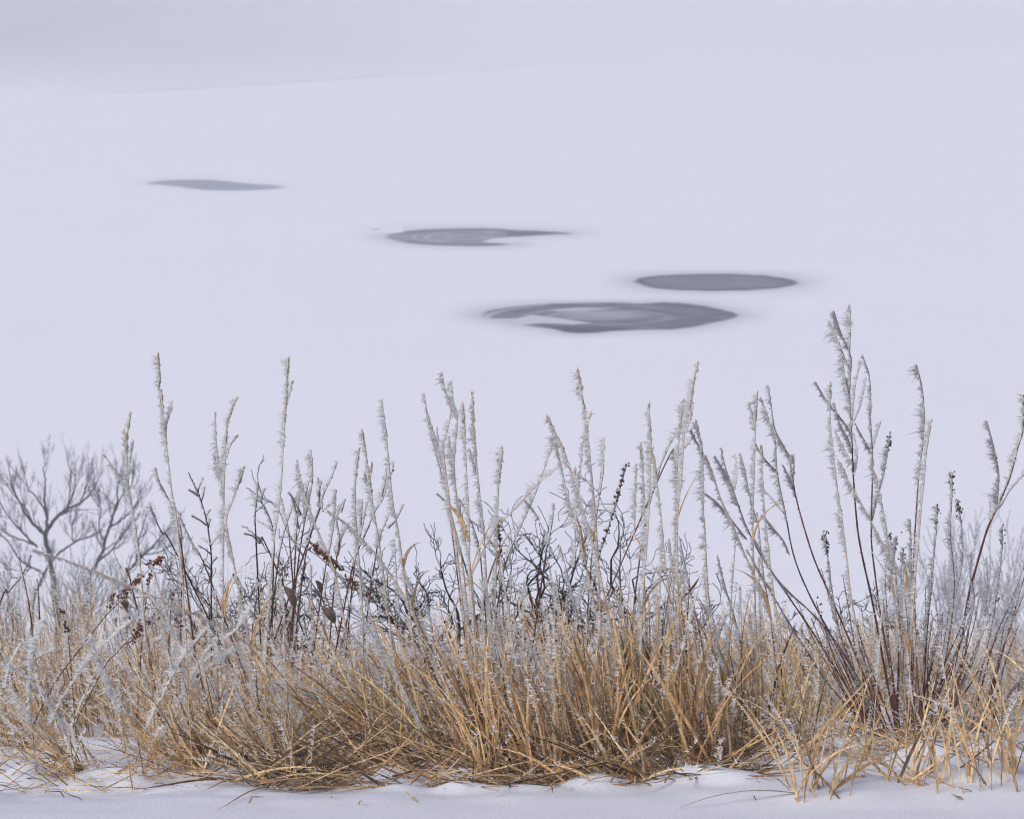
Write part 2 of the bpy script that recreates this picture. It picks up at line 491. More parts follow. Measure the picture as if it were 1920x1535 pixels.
ice_patch('largest and nearest ice patch with a white snow tongue cutting in', p4, f4, ice=(.016, .030, .052), halo=.34, hr=38, pad=(110, 9.5), seed=12)
p5 = [(694, 430.5), (700, 429.3), (708, 429), (715, 430), (711, 431.5), (702, 431.8)]
ice_patch('tiny dark speck of ice left of the ringed patch', p5, lambda x, y, w, s: w * .6, pad=(50, 6), soft=3, halo=.1, ice=(.15, .16, .195), seed=2, zoff=.018)

# ------------------------------------------------------------------ woody growth
def grow(out, p, d, L, r, depth, rs, kink=.25, up=.1, kids=(3, 5), ratio=.55, ang=(.5, 1.0), npt=5, rr=.6, tip=.35, rmin=0.0):
    """one crooked branch and its side branches; appended to out as (level, points, radii)"""
    P = [np.array(p, float)]; d = nrm(d)
    for i in range(npt):
        d = nrm(d + rs.normal(size=3) * kink + np.array([0, 0, up]))
        P.append(P[-1] + d * L / npt)
    P = np.array(P)
    out.append((depth, P, np.maximum(np.linspace(r, r * tip, len(P)), rmin)))
    if depth <= 0: return
    n = rs.integers(kids[0], kids[1] + 1)
    for k in range(n):
        f = rs.uniform(.25, 1.0) if k else 1.0
        i = min(int(f * npt), npt)
        t = nrm(P[min(i + 1, npt)] - P[max(i - 1, 0)])
        ax = nrm(np.cross(t, rs.normal(size=3)))
        a = rs.uniform(*ang) * (1 if k else .4)
        nd = t * math.cos(a) + ax * math.sin(a)
        grow(out, P[i], nd, L * ratio * rs.uniform(.7, 1.25), max(r * rr * (1 - .35 * f), rmin), depth - 1, rs, kink, up, kids, ratio, ang, npt, rr, tip, rmin)

# ---- bare trees on the shore below the bank
def bare_tree(label, Y, limbs, seed, twig_n=9, tl=55, frosty=.3, rscale=.85, zlift=0):
    rs = np.random.default_rng(seed)
    k = Y / FPX
    main = limbs[0]
    b = at(*main[0][0], Y)
    g = float(gz(b[0], b[1]))
    root = thing('bare_tree', label, 'tree', (b[0], b[1], g), 'bare trees below the bank')
    tm = MB(); cm = MB()
    base = np.array([b[0] + .05, b[1], g - .15])
    wood = np.array([.05, .044, .047]); twc = np.array([.13, .125, .135])
    for li, (pts, r0, r1) in enumerate(limbs):
        sl = rs.uniform(-.35, .35) if li else 0
        W = []
        p0 = np.array(pts[0], float)
        for q in pts:
            q = (q[0], q[1] if q[1] > 1000 else 1000 + (q[1] - 1000) * .80)
            W.append(at(q[0], q[1], Y + sl * np.linalg.norm(np.array(q) - p0) * k * 1.2))
        W = np.array(W)
        if li == 0: W = np.vstack([base, W])
        P = smooth(W, 4)
        P += rs.normal(size=P.shape) * .9 * k
        R = np.linspace(r0, r1, len(P)) * k * .5 * rscale
        tube(tm, P, R, 6, wood)
        start = .5 if li == 0 else .12
        cum = np.linspace(0, 1, len(P))
        n = int(twig_n * (1 if li else .7))
        for j in range(n):
            f = rs.uniform(start, 1.0) if j else 1.0
            i = min(int(f * (len(P) - 1)), len(P) - 2)
            t = nrm(P[i + 1] - P[i])
            ax = nrm(np.cross(t, rs.normal(size=3)))
            a = rs.uniform(.35, .95) if j else .1
            segs = []
            grow(segs, P[i], t * math.cos(a) + ax * math.sin(a), tl * 1.1 * k * rs.uniform(.6, 1.3) * (1.15 - .65 * f), max(1.3 * k * .5, R[i] * .45), 3, rs, .11, .11, (2, 4), .60, (.3, .65), 5, .6, .45, .24 * k)
            for lv, SP, SR in segs:
                tube(cm, SP, SR, 3 if lv < 2 else 4, twc if lv < 2 else wood * 1.2)
    tm.build('trunk', M_BARK, root, smooth=True)
    cm.build('crown', M_BARK, root, smooth=True, kind='stuff')
    return root
bare_tree('bare forked tree at the far left with a dark trunk and spreading crown', 58, [
    ([(104,1133),(96,1068),(89,1021),(83,1000)], 15, 10),
    ([(83,1000),(90,982),(86,946),(84,915),(85,886),(82,860),(84,834)], 8, 2),
    ([(85,1000),(104,964),(122,946),(151,928),(172,902),(184,872)], 9, 2),
    ([(122,946),(132,925),(138,904),(141,880),(140,847)], 6, 1.6),
    ([(151,928),(158,905),(163,880),(167,852)], 4, 1.5),
    ([(84,1000),(68,985),(48,955),(36,925),(24,890),(16,850)], 8, 2),
    ([(86,950),(68,915),(52,890),(44,862)], 5, 1.6),
    ([(66,983),(52,950),(30,915),(10,880)], 5, 1.5),
    ([(70,1026),(45,1000),(20,965),(0,925)], 6, 2),
    ([(66,1022),(40,1012),(12,1000),(-20,960)], 5, 2),
], 3, 6, 44)
bare_tree('smaller bare tree with a slanting trunk beside the forked tree', 56, [
    ([(165,1100),(178,1065),(193,1029),(206,982)], 9, 6),
    ([(206,982),(214,950),(219,925),(221,891),(220,860)], 6, 1.6),
    ([(206,984),(225,972),(240,955),(255,935),(272,912)], 5, 1.5),
    ([(196,1020),(186,985),(189,950),(186,915)], 4.5, 1.5),
    ([(215,948),(228,915),(246,885),(250,862)], 4, 1.3),
    ([(184,1052),(210,1030),(232,1000),(246,975)], 5, 1.5),
], 8, 8, 38)
bare_tree('low bare tree leaning right between grass stalks at the left', 60, [
    ([(235,1100),(250,1060),(268,1040)], 8, 6),
    ([(268,1040),(292,1016),(310,995),(322,975)], 5, 1.5),
    ([(256,1054),(258,1020),(268,985),(276,955)], 5, 1.5),
    ([(270,1038),(300,1035),(322,1020)], 4, 1.5),
], 21, 7, 34)
bare_tree('low spreading bare tree with limbs reaching right of the trunk', 62, [
    ([(60,1150),(82,1075),(109,1037)], 7, 5),
    ([(109,1037),(146,1014),(178,1000),(192,992)], 5, 1.6),
    ([(140,1018),(135,990),(140,965)], 3.5, 1.4),
    ([(82,1075),(40,1050),(10,1010),(-15,985)], 6, 2),
    ([(60,1062),(30,1085),(0,1050)], 4, 2),
], 33, 7, 32)

# ---- pale frosted shrubs farther down the slope, right side
def hazy_shrub(label, px, pbase, ptop, Y, halfw, seed, n=6, col=(.30, .27, .28), name='frosted_shrub', grp='pale frosted shrubs on the slope', fr=.5):
    rs = np.random.default_rng(seed)
    k = Y / FPX
    b = at(px, pbase, Y); g = float(gz(b[0], b[1]))
    b[2] = g
    top = at(px, ptop, Y)[2]
    root = thing(name, label, 'shrub', b, grp)
    tw = MB(); fm = MB()
    for i in range(n):
        a = rs.normal(0, .28); ay = rs.normal(0, .3)
        H = (top - g) * rs.uniform(.6, 1.0)
        segs = []
        grow(segs, b + np.array([rs.normal(0, halfw * k * .35), rs.normal(0, .2), -.05]), (a, ay, 1), H, 2.6 * k, 2, rs, .12, .12, (5, 8), .42, (.35, .8), 7, .5, .4, .45 * k)
        for lv, P, R in segs:
            tube(tw, P, R, 4, np.array(col))
            frost_on(fm, P, L=4.5 * k, dens=fr / k, width=2.0 * k, around=.5)
    tw.build('branches', M_BARK, root, smooth=True, kind='stuff')
    fm.build('frost', M_FROST, root, kind='stuff')
for i, (px, pt, Y, hw, lab) in enumerate((
        (1775, 985, 42, 40, 'pale frosted shrub behind the tall red stems at the right'),
        (1850, 1000, 45, 45, 'pale frosted shrub behind the fork of the rightmost red stem'),
        (1905, 1020, 40, 40, 'pale frosted shrub at the right edge of the picture'),
        (1690, 1055, 44, 35, 'low pale frosted shrub left of its taller neighbours at right'))):
    hazy_shrub(lab, px, 1250, pt + 25, Y, hw, 50 + i, 4)
for i, (px, pt, Y, hw, lab) in enumerate((
        (30, 1075, 40, 50, 'low grey brush at the left edge below the forked tree'),
        (150, 1080, 42, 50, 'low grey brush between the forked tree and the slanting tree'),
        (285, 1070, 40, 50, 'low grey brush under the right-leaning low tree'))):
    hazy_shrub(lab, px, 1250, pt, Y, hw, 70 + i, 9, (.17, .155, .16), 'low_brush', 'low grey brush on the shore', .2)

# ---- black twiggy shrubs just over the brow
def dark_shrub(label, px, ptop, Y, limbs, seed, frost=.5, spread=.55, r=5.0, kids=(3, 5), depth=3, col=BLACK, kink=.3, lean=0., hfac=.62):
    rs = np.random.default_rng(seed)
    k = Y / FPX
    g0 = at(px, 1200, Y)
    g = float(gz(g0[0], g0[1]))
    b = np.array([g0[0], g0[1], g])
    H = at(px, ptop, Y)[2] - g
    root = thing('dark_shrub', label, 'shrub', b, 'dark shrubs behind the grass')
    tw = MB(); fm = MB()
    for i in range(limbs):
        an = (i + .5) / limbs * 2 - 1
        a = an * spread + rs.normal(0, .08) + lean
        r_ = r * 1.45; segs = []
        grow(segs, b + np.array([an * 16 * k, rs.normal(0, .06), -.08]), (math.sin(a), rs.normal(0, .25), math.cos(a)), H * hfac * rs.uniform(.75, 1.15), r_ * k * .5 * rs.uniform(.8, 1.2), depth, rs, kink, .06, kids, .50, (.45, 1.05), 6, .62, .5, .75 * k)
        lm = MB()
        for lv, P, R in segs:
            tgt = lm if lv == depth else tw
            tube(tgt, P, R, 5 if lv >= 2 else 3, col * (1.0 if lv > 1 else 1.2))
            if frost: frost_on(fm, P, L=5.0 * k, dens=.15 * frost / k, width=2.0 * k, around=.3)
        lm.build('branch', M_BARK, root, smooth=True)
    tw.build('twigs', M_BARK, root, smooth=True, kind='stuff')
    if frost: fm.build('frost', M_FROST, root, kind='stuff')
    return root
for a in (('black crooked shrub with upward twigs left of the bent seed stalk', 478, 880, 8.3, 5, 101, .7, .35, 4.5),
          ('black thick-limbed shrub with an open arch in the middle left', 815, 950, 8.2, 6, 104, .4, .65, 8, (4, 5)),
          ('small black twiggy shrub whose tip reaches up beside a frosted stem', 770, 915, 8.4, 3, 105, .8, .25, 4.0),
          ('dense black shrub with a thick upright limb in the centre', 990, 925, 8.2, 7, 108, .5, .8, 8, (3, 5)),
          ('black tangled shrub among upright straw stalks right of centre', 1085, 905, 8.3, 7, 109, .5, .7, 8, (3, 5)),
          ('dark shrub with clawed twigs behind the crowded straw stalks', 1165, 870, 8.5, 5, 110, .8, .35, 5),
          ('thin black shrub with flat side twigs below the leaning red stems', 1570, 1000, 8.2, 4, 113, .4, .75, 5),
          ('low dark tangle of twigs left of the leaning red stems', 1360, 1020, 8.1, 4, 114, .8, .6, 5),
          ('low black shrub behind the dead leaves left of centre', 610, 970, 8.1, 5, 115, .8, .6, 5),
          ('low dark brush behind the left pale straw grass', 445, 960, 8.15, 4, 116, .8, .5, 5),
          ('frosted dark brush behind the seed tips at right', 1640, 1010, 8.4, 5, 118, 1.2, .5, 4)):
    dark_shrub(*a)

# ------------------------------------------------------------------ hand traced stalks
def to_world(px_pts, Y, dy=0.0, rs=None):
    n = len(px_pts)
    out = []
    for i, q in enumerate(px_pts):
        out.append(at(q[0], q[1], Y + (dy * (1 - i / max(1, n - 1)))))
    return np.array(out)
def to_ground(W):
    """carry a stem on to the ground along its last direction"""
    W = list(W)
    d = W[-1] - W[-2]; d = d / np.linalg.norm(d)
    if d[2] > -.8:
        h = d[:2]; hn = np.linalg.norm(h)
        d = np.array([h[0] / hn * .6, h[1] / hn * .6, -.8])
    d = nrm(d * np.array([.7, .7, 1]))
    p = W[-1].copy()
    for _ in range(400):
        if p[2] < gz(p[0], p[1]) - .02: break
        p = p + d * .01
    if np.linalg.norm(p - W[-1]) > .02: W.append(p)
    return np.array(W)
def seed_head(mb, P, n, col, L=.008, W=.0022, open_=.22, spread=.0022):
    cum = np.linspace(0, 1, len(P))
    s = rng.uniform(0, 1, n)
    Q = np.stack([np.interp(s, cum, P[:, k]) for k in range(3)], 1)
    tv = nrm(np.gradient(P, axis=0)); 
    if tv[0, 2] < 0: pass
    T = np.stack([np.interp(s, cum, tv[:, k]) for k in range(3)], 1)
    T = np.where(T[:, 2:3] < 0, -T, T)
    D = T + rng.normal(size=(n, 3)) * open_
    C = np.clip(np.asarray(col) * rng.uniform(.65, 1.25, (n, 1)), 0, 1)
    spindles(mb, Q + rng.normal(size=(n, 3)) * spread, D, L * rng.uniform(.6, 1.2, n), W * rng.uniform(.7, 1.3, n), C)
def leaf_on(mb, p, az, L, W, up0, bend, col, fold=.5):
    """a dry leaf blade leaving point p"""
    n = 9; P = [np.array(p)]
    for i in range(n - 1):
        a = up0 + bend * (i / (n - 1)) ** 1.3
        P.append(P[-1] + L / (n - 1) * np.array([math.cos(az) * math.sin(a), math.sin(az) * math.sin(a), math.cos(a)]))
    P = np.array(P)
    s = np.linspace(0, 1, n)
    Wd = W * np.minimum(1, .45 + s * 3) * (1 - s ** 2.2 * .93)
    side = np.array([-math.sin(az), math.cos(az), .25]) + rng.normal(size=3) * .5
    ribbon(mb, P, Wd, nrm(side), fold, col)
    return P
# label, depth, main stem (top to bottom, photo pixels), side branches, leaves, head length px, stem colour, frost length px
GS = [
 ('frosted grass stalk with a long drooping side branch, leftmost of the tall ones', 5.75, [(245,774),(239,815),(238,854),(241,912),(245,935),(262,1047),(273,1190),(280,1252)], [[(199,857),(215,880),(230,902),(243,925)],[(250,828),(244,865),(241,905)],[(233,806),(236,850)]], 0, 75),
 ('tallest grass stalk on the left with a thick frosted plume', 5.7, [(297,667),(299,705),(300,742),(313,841),(323,925),(331,969),(339,1047),(345,1135),(352,1239),(354,1317),(361,1442)], [[(324,753),(313,795),(312,835)],[(303,735),(309,800)]], 1, 150),
 ('forked frosted grass stalk with two upright plumes, left of centre', 5.85, [(443,748),(427,794),(422,873),(420,930),(419,1087),(419,1187),(430,1300)], [[(404,776),(406,834),(414,893),(420,940)],[(444,818),(432,835),(425,860)],[(401,850),(408,880),(416,905)]], 2, 95),
 ('short leaning frosted stalk just right of the forked grass stalk', 5.95, [(457,880),(438,935),(425,975),(432,1020),(448,1100),(464,1178),(476,1260)], [], 1, 50),
 ('tall lone grass stalk with dense plume between the forked stalk and the bush', 5.65, [(541,672),(537,742),(533,807),(528,899),(522,960),(515,1008),(505,1126),(500,1200),(498,1239),(499,1343),(520,1432)], [[(548,719),(543,738),(538,760)]], 1, 135),
 ('frosted stalk with a slender plume, left one of a close pair near centre left', 5.95, [(673,844),(669,880),(666,930),(670,1008),(679,1126),(682,1260)], [], 0, 75),
 ('frosted stalk with loose beaded plume, right one of the pair near centre left', 5.9, [(679,810),(686,849),(695,912),(700,951),(711,1016),(724,1113),(735,1200),(744,1265)], [[(697,872),(694,905)],[(685,890),(696,930)]], 1, 130),
 ('straight bare frosted stalk without plume, standing alone left of the centre group', 5.75, [(716,749),(724,810),(731,886),(738,951),(747,995),(754,1048),(762,1110),(775,1200)], [], 1, 0),
 ('grass stalk bending left over a cluster of stems, left side of centre group', 5.9, [(795,737),(802,776),(820,834),(836,899),(843,951),(851,982),(866,1048),(880,1180)], [[(811,820),(820,850)],[(820,800),(823,840)]], 0, 0),
 ('thin frosted stalk with a kinked top, tallest of the centre-left group', 5.8, [(829,698),(834,729),(843,752),(846,774),(838,810),(832,844),(838,900),(846,960),(860,1060)], [], 0, 0),
 ('kinked frosted stalk with a side spur just right of the tallest centre-left one', 5.95, [(846,714),(851,755),(858,781),(855,821),(852,873),(856,925),(868,990),(882,1060),(890,1150)], [[(863,768),(859,782)],[(843,818),(849,873),(855,915)]], 1, 0),
 ('upright frosted stalk with narrow plume in the centre-left group', 5.7, [(868,755),(872,821),(875,886),(879,960),(880,1000),(881,1060),(890,1200)], [], 1, 75),
 ('rightmost plumed stalk of the centre-left group, gently bowed', 5.85, [(886,740),(888,794),(893,860),(901,938),(906,982),(911,1060),(914,1113),(928,1300),(938,1450)], [[(880,840),(889,870),(894,890)]], 2, 130),
 ('short slim plumed stalk standing alone right of the centre-left group', 6.1, [(942,841),(936,899),(933,960),(932,1008),(929,1113),(928,1200)], [], 0, 75),
 ('heavily frosted stalk curving over to the left, left of the centre gap', 5.75, [(1028,783),(1046,821),(1056,841),(1072,891),(1090,945),(1108,1003),(1121,1050),(1127,1084),(1150,1200)], [], 1, 95),
 ('frost-laden stalk hanging below the curving one, close beside it', 5.9, [(1036,818),(1051,867),(1062,920),(1070,950),(1082,988),(1098,1055),(1108,1100),(1127,1200)], [[(1079,880),(1076,905)]], 1, 60),
 ('frosted straw laid diagonally across a thin brown stem, left of centre', 6.1, [(1050,875),(1012,904),(972,948),(942,977),(918,1010)], [[(984,936),(1000,955),(1012,975)]], 0, 0),
 ('tall plumed stalk above the centre with a short side spur', 5.8, [(1084,695),(1092,742),(1101,802),(1108,873),(1116,960),(1118,982),(1121,1048),(1126,1160)], [[(1108,775),(1102,797)],[(1094,826),(1088,886),(1085,925),(1080,982),(1077,1060)]], 1, 130),
 ('plumed stalk in the dense row right of centre, straight with thick frost', 5.7, [(1217,758),(1219,807),(1220,860),(1217,960),(1213,1021),(1207,1100),(1203,1190)], [], 2, 110),
 ('frosted stalk close left of the straight thick one right of centre', 5.95, [(1202,834),(1207,899),(1209,950),(1207,1050),(1210,1150)], [[(1194,870),(1192,930),(1190,1000)]], 0, 60),
 ('frosted stalk bowing out below the straight thick one right of centre', 5.85, [(1223,841),(1231,893),(1239,960),(1244,1021),(1250,1074),(1262,1180)], [], 1, 60),
 ('tall plumed stalk leaning right, the tallest right of centre', 5.75, [(1308,682),(1299,729),(1291,776),(1284,807),(1278,899),(1271,960),(1271,1060),(1273,1150)], [[(1300,755),(1293,790),(1288,810)]], 1, 130),
 ('frosted plumed stalk close left of the tall right-leaning one', 5.95, [(1282,753),(1275,807),(1270,873),(1269,930),(1267,1020),(1262,1130)], [], 0, 75),
 ('frost-feathered stalk right of the tall right-leaning one', 5.8, [(1306,792),(1316,841),(1319,899),(1319,960),(1321,982),(1325,1060),(1330,1139),(1334,1230)], [], 1, 80),
 ('long frosted straw slanting down to the right before the red stems', 5.9, [(1322,854),(1338,893),(1353,938),(1374,982),(1395,1035),(1420,1090),(1450,1180)], [], 1, 60),
 ('frosted straw stalk with a curled white top left of the leaning red stems', 6.0, [(1420,739),(1417,790),(1414,885),(1412,960),(1412,1017),(1416,1130)], [[(1405,755),(1412,785),(1416,805)]], 1, 60),
 ('slim frosted straw stalk under the curled white top', 5.8, [(1428,839),(1431,912),(1434,960),(1441,1030),(1451,1111),(1462,1179),(1470,1260)], [], 1, 50),
 ('straw stalk left of the tallest red stem with frost down its whole length', 5.75, [(1557,720),(1556,763),(1560,825),(1568,899),(1577,960),(1587,1038),(1595,1111),(1606,1179),(1618,1300)], [], 0, 60),
 ('straw stalk crossing the red stems at a slant, right of centre', 5.85, [(1573,865),(1600,916),(1633,976),(1657,1022),(1687,1071),(1706,1128),(1718,1200)], [], 1, 40),
 ('straw stalk rising steeply beside the slanting straw in the red stems', 6.0, [(1633,871),(1646,907),(1657,963),(1665,1017),(1671,1071),(1682,1152),(1690,1220)], [], 1, 45),
 ('tall thick straw stalk in front of the red shrub, wrapped in long leaves', 5.6, [(1745,790),(1737,844),(1733,899),(1728,945),(1722,1017),(1715,1098),(1709,1193),(1706,1260),(1704,1325),(1699,1392),(1703,1470)], [[(1741,806),(1738,840)]], 3, 70),
 ('long grass stalk lying almost level above the left grass, frosted tip', 5.9, [(62,1029),(96,1040),(159,1063),(234,1094),(313,1128),(401,1167),(443,1191),(490,1240)], [], 0, 0),
 ('thick white-frosted stalk leaning left over the lower left snow', 5.6, [(169,1187),(182,1226),(206,1291),(221,1338),(237,1409)], [[(150,1190),(166,1212),(184,1236)]], 0, 0),
 ('white-frosted stalk rising to the right above the lower left grass', 5.7, [(388,1177),(347,1226),(323,1265),(305,1304),(284,1345)], [[(302,1184),(313,1213),(323,1250)]], 0, 0),
 ('arching frosted straw reaching right over the lower left grass', 5.8, [(466,1211),(417,1231),(378,1265),(347,1312),(307,1369)], [[(412,1216),(386,1239),(362,1275)]], 0, 0),
 ('frosted straw with a white crossing twig near the left edge', 5.8, [(86,1156),(69,1200),(57,1260),(55,1317),(60,1360)], [[(102,1218),(57,1237),(25,1256)],[(40,1205),(20,1245),(10,1290)]], 0, 0),
 ('long frosted straw slanting down right from the left edge', 5.75, [(2,1244),(52,1270),(86,1307),(117,1356),(151,1390),(175,1425)], [[(18,1281),(57,1343)]], 0, 0),
 ('frosted straw crossing behind the thick white stalk at lower left', 5.95, [(245,1164),(214,1190),(182,1218),(164,1242),(125,1296),(100,1345)], [], 0, 0),
 ('bowed frosted straw arching to the left above the white stalks', 6.0, [(203,1158),(240,1154),(275,1160),(300,1169),(328,1187),(341,1211),(346,1260)], [], 0, 0),
 ('white-frosted straw fanning upward left of the lone tall stalk base', 5.8, [(476,1130),(450,1170),(425,1195),(385,1225)], [], 0, 0),
 ('frosted straw leaning left over the centre-left dead leaves', 5.8, [(618,961),(634,970),(660,990),(690,1022),(708,1042),(735,1080),(765,1130),(790,1200)], [], 1, 40),
 ('frosted straw leaning left behind the paired stalks', 6.0, [(557,860),(567,910),(585,965),(605,1015),(622,1055),(640,1130)], [], 0, 0),
 ('long white-frosted straw leaning left across the centre grass', 5.7, [(655,1130),(672,1150),(700,1190),(735,1250),(755,1290),(790,1360),(820,1430)], [], 0, 0),
]
GG = 'tall frosted grass stalks'
PX = 5.75 / FPX
for gi, (lab, Y, main, brs, nleaf, head) in enumerate(GS):
    rs = np.random.default_rng(1000 + gi)
    W = to_world(main, Y, dy=rs.uniform(-.05, .05))
    W = to_ground(W)
    k = Y / FPX
    base = W[-1].copy(); base[2] = float(gz(base[0], base[1]))
    root = thing('grass_stalk', lab, 'grass stalk', base, GG)
    P = smooth(W, 6)
    n = len(P)
    plen = np.concatenate([[0], np.cumsum(np.linalg.norm(np.diff(P, axis=0), axis=1))])
    c0 = (TAN * .8 + STRAW * .2) if rs.random() < .7 else BROWN * 1.2
    c1 = ORANGE * .55 + TAN * .45
    cc = c0 + (c1 - c0) * np.linspace(0, 1, n)[:, None]
    R = np.interp(np.linspace(0, 1, n), [0, .15, 1], [.7, 1.5, 2.6]) * k * .5 * (1.5 if 'thick straw' in lab else 1.15)
    m1 = MB(); tube(m1, P, R, 6, cc)
    # joints of the straw
    m1.build('stem', M_STRAW, root, smooth=True)
    fm = MB()
    low = any(w in lab for w in ('lower left', 'left edge', 'white stalk', 'fanning', 'centre grass'))
    fl = (17 if low else 16) * rs.uniform(.8, 1.15) * k
    # frost thins out towards the foot of the stem
    ztop = P[0][2]; cut = at(960, 1240 if not low else 1380, Y)[2]
    up = P[P[:, 2] > cut]
    if len(up) > 3:
        wind = WIND if not low else np.array([-.5, -.3, .6])
        half = len(up) * 2 // 3
        frost_on(fm, up[:half + 1], L=fl, dens=(1.9 if not low else 2.6) / k, width=3.0 * k, wind=wind, around=.14 if not low else .28)
        frost_on(fm, up[half:], L=fl * .8, dens=(1.3 if not low else 2.2) / k, width=2.8 * k, wind=wind, around=.12 if not low else .3)
    sm = MB()
    if head:
        hp = P[plen < head * k]
        if len(hp) > 2: frost_on(fm, hp, L=fl * .6, dens=1.3 / k, width=2.4 * k, around=.65)
        if len(hp) > 2: seed_head(sm, hp, int(head * 1.1), np.array([.56, .47, .35]), 9 * k, 1.9 * k, .12, 1.0 * k)
    for bi, b in enumerate(brs):
        B = smooth(to_world(b, Y + rs.uniform(-.03, .03)), 6)
        bm = MB(); tube(bm, B, np.linspace(.7, 1.5, len(B)) * k * .5, 5, c0); bm.build('branch', M_STRAW, root, smooth=True)
        frost_on(fm, B, L=fl * .85, dens=1.6 / k, width=2.8 * k, around=.15)
        if head: seed_head(sm, B[:max(3, int(len(B) * .7))], 26, np.array([.56, .47, .35]), 8 * k, 1.8 * k, .12, .9 * k)
    if sm.n: sm.build('seed_head', M_SEED, root, kind='stuff')
    for li in range(nleaf):
        f = rs.uniform(.62, .88)
        i = int(f * (n - 1))
        az = rs.uniform(0, 6.28) if rs.random() < .4 else (math.pi if rs.random() < .5 else 0) + rs.normal(0, .4)
        lm = MB()
        lp = leaf_on(lm, P[i], az, rs.uniform(60, 150) * k, rs.uniform(7, 11) * k, rs.uniform(.1, .35), rs.uniform(.2, 1.7), np.clip((ORANGE * .5 + TAN * .5) * rs.uniform(.75, 1.2), 0, 1))
        lo = lm.build('leaf', M_STRAW, root, smooth=True)
        frost_on(fm, lp, L=6 * k, dens=.5 / k, width=2.2 * k, fr=(.3, 1), around=.3, wind=np.array([-.6, -.2, .6]))
    if fm.n: fm.build('frost', M_FROST, root, kind='stuff')

# ------------------------------------------------------------------ red stemmed shrubs
def woody_stem(root, pts_world, r0, r1, col, frost_len, k, fr=(0, .75), nodes=True, dens=1.0, seeds=0, seedcol=(.07, .045, .035), name='stem'):
    """pts top to bottom; one mesh for the stem, its frost below it"""
    P = smooth(pts_world, 5)
    mb = MB()
    R = np.linspace(r0, r1, len(P))
    R = R * (1 + .12 * np.sin(np.arange(len(P)) * 2.1))
    tube(mb, P, R, 5, col)
    if nodes:                       # buds
        n = int(np.linalg.norm(np.diff(P, axis=0), axis=1).sum() / (26 * k))
        if n > 1:
            i = rng.integers(1, len(P) - 1, n)
            T = nrm(P[i - 1] - P[i])
            spindles(mb, P[i], T + rng.normal(size=(n, 3)) * .6, np.full(n, 5 * k), np.full(n, 2.2 * k), col)
    o = mb.build(name, M_BARK, root, smooth=True)
    if frost_len:
        fm = MB()
        nf = max(3, int(len(P) * fr[1]))
        frost_on(fm, P[:nf], L=frost_len * 1.2 * k, dens=1.6 * dens / k, width=2.9 * k, around=.10)
        if nf < len(P) - 2:
            frost_on(fm, P[nf - 1:], L=frost_len * .4 * k, dens=.2 * dens / k, width=2.4 * k, around=.3)
        fm.build('frost', M_FROST, o, kind='stuff')
    if seeds:
        sm = MB()
        hp = P[:max(3, int(len(P) * .22))]
        i = rng.integers(0, len(hp), seeds)
        D = rng.normal(size=(seeds, 3)) * .8 + np.array([0, 0, .5])
        C = np.array(seedcol) * rng.uniform(.5, 1.6, (seeds, 1))
        spindles(sm, hp[i] + rng.normal(size=(seeds, 3)) * 2.6 * k, D, 6 * k * rng.uniform(.6, 1.3, seeds), 4 * k * rng.uniform(.7, 1.2, seeds), C)
        sm.build('seed_cluster', M_SEED, o, kind='stuff')
    return P
YS = 6.3
kS = YS / FPX
bs = at(1695, 1400, YS); bs[2] = float(gz(bs[0], bs[1]))
shrub = thing('red_stemmed_shrub', 'large red-brown shrub of fanned frosted stems at the right, rooted in snow', 'shrub', bs, 'red-stemmed shrubs')
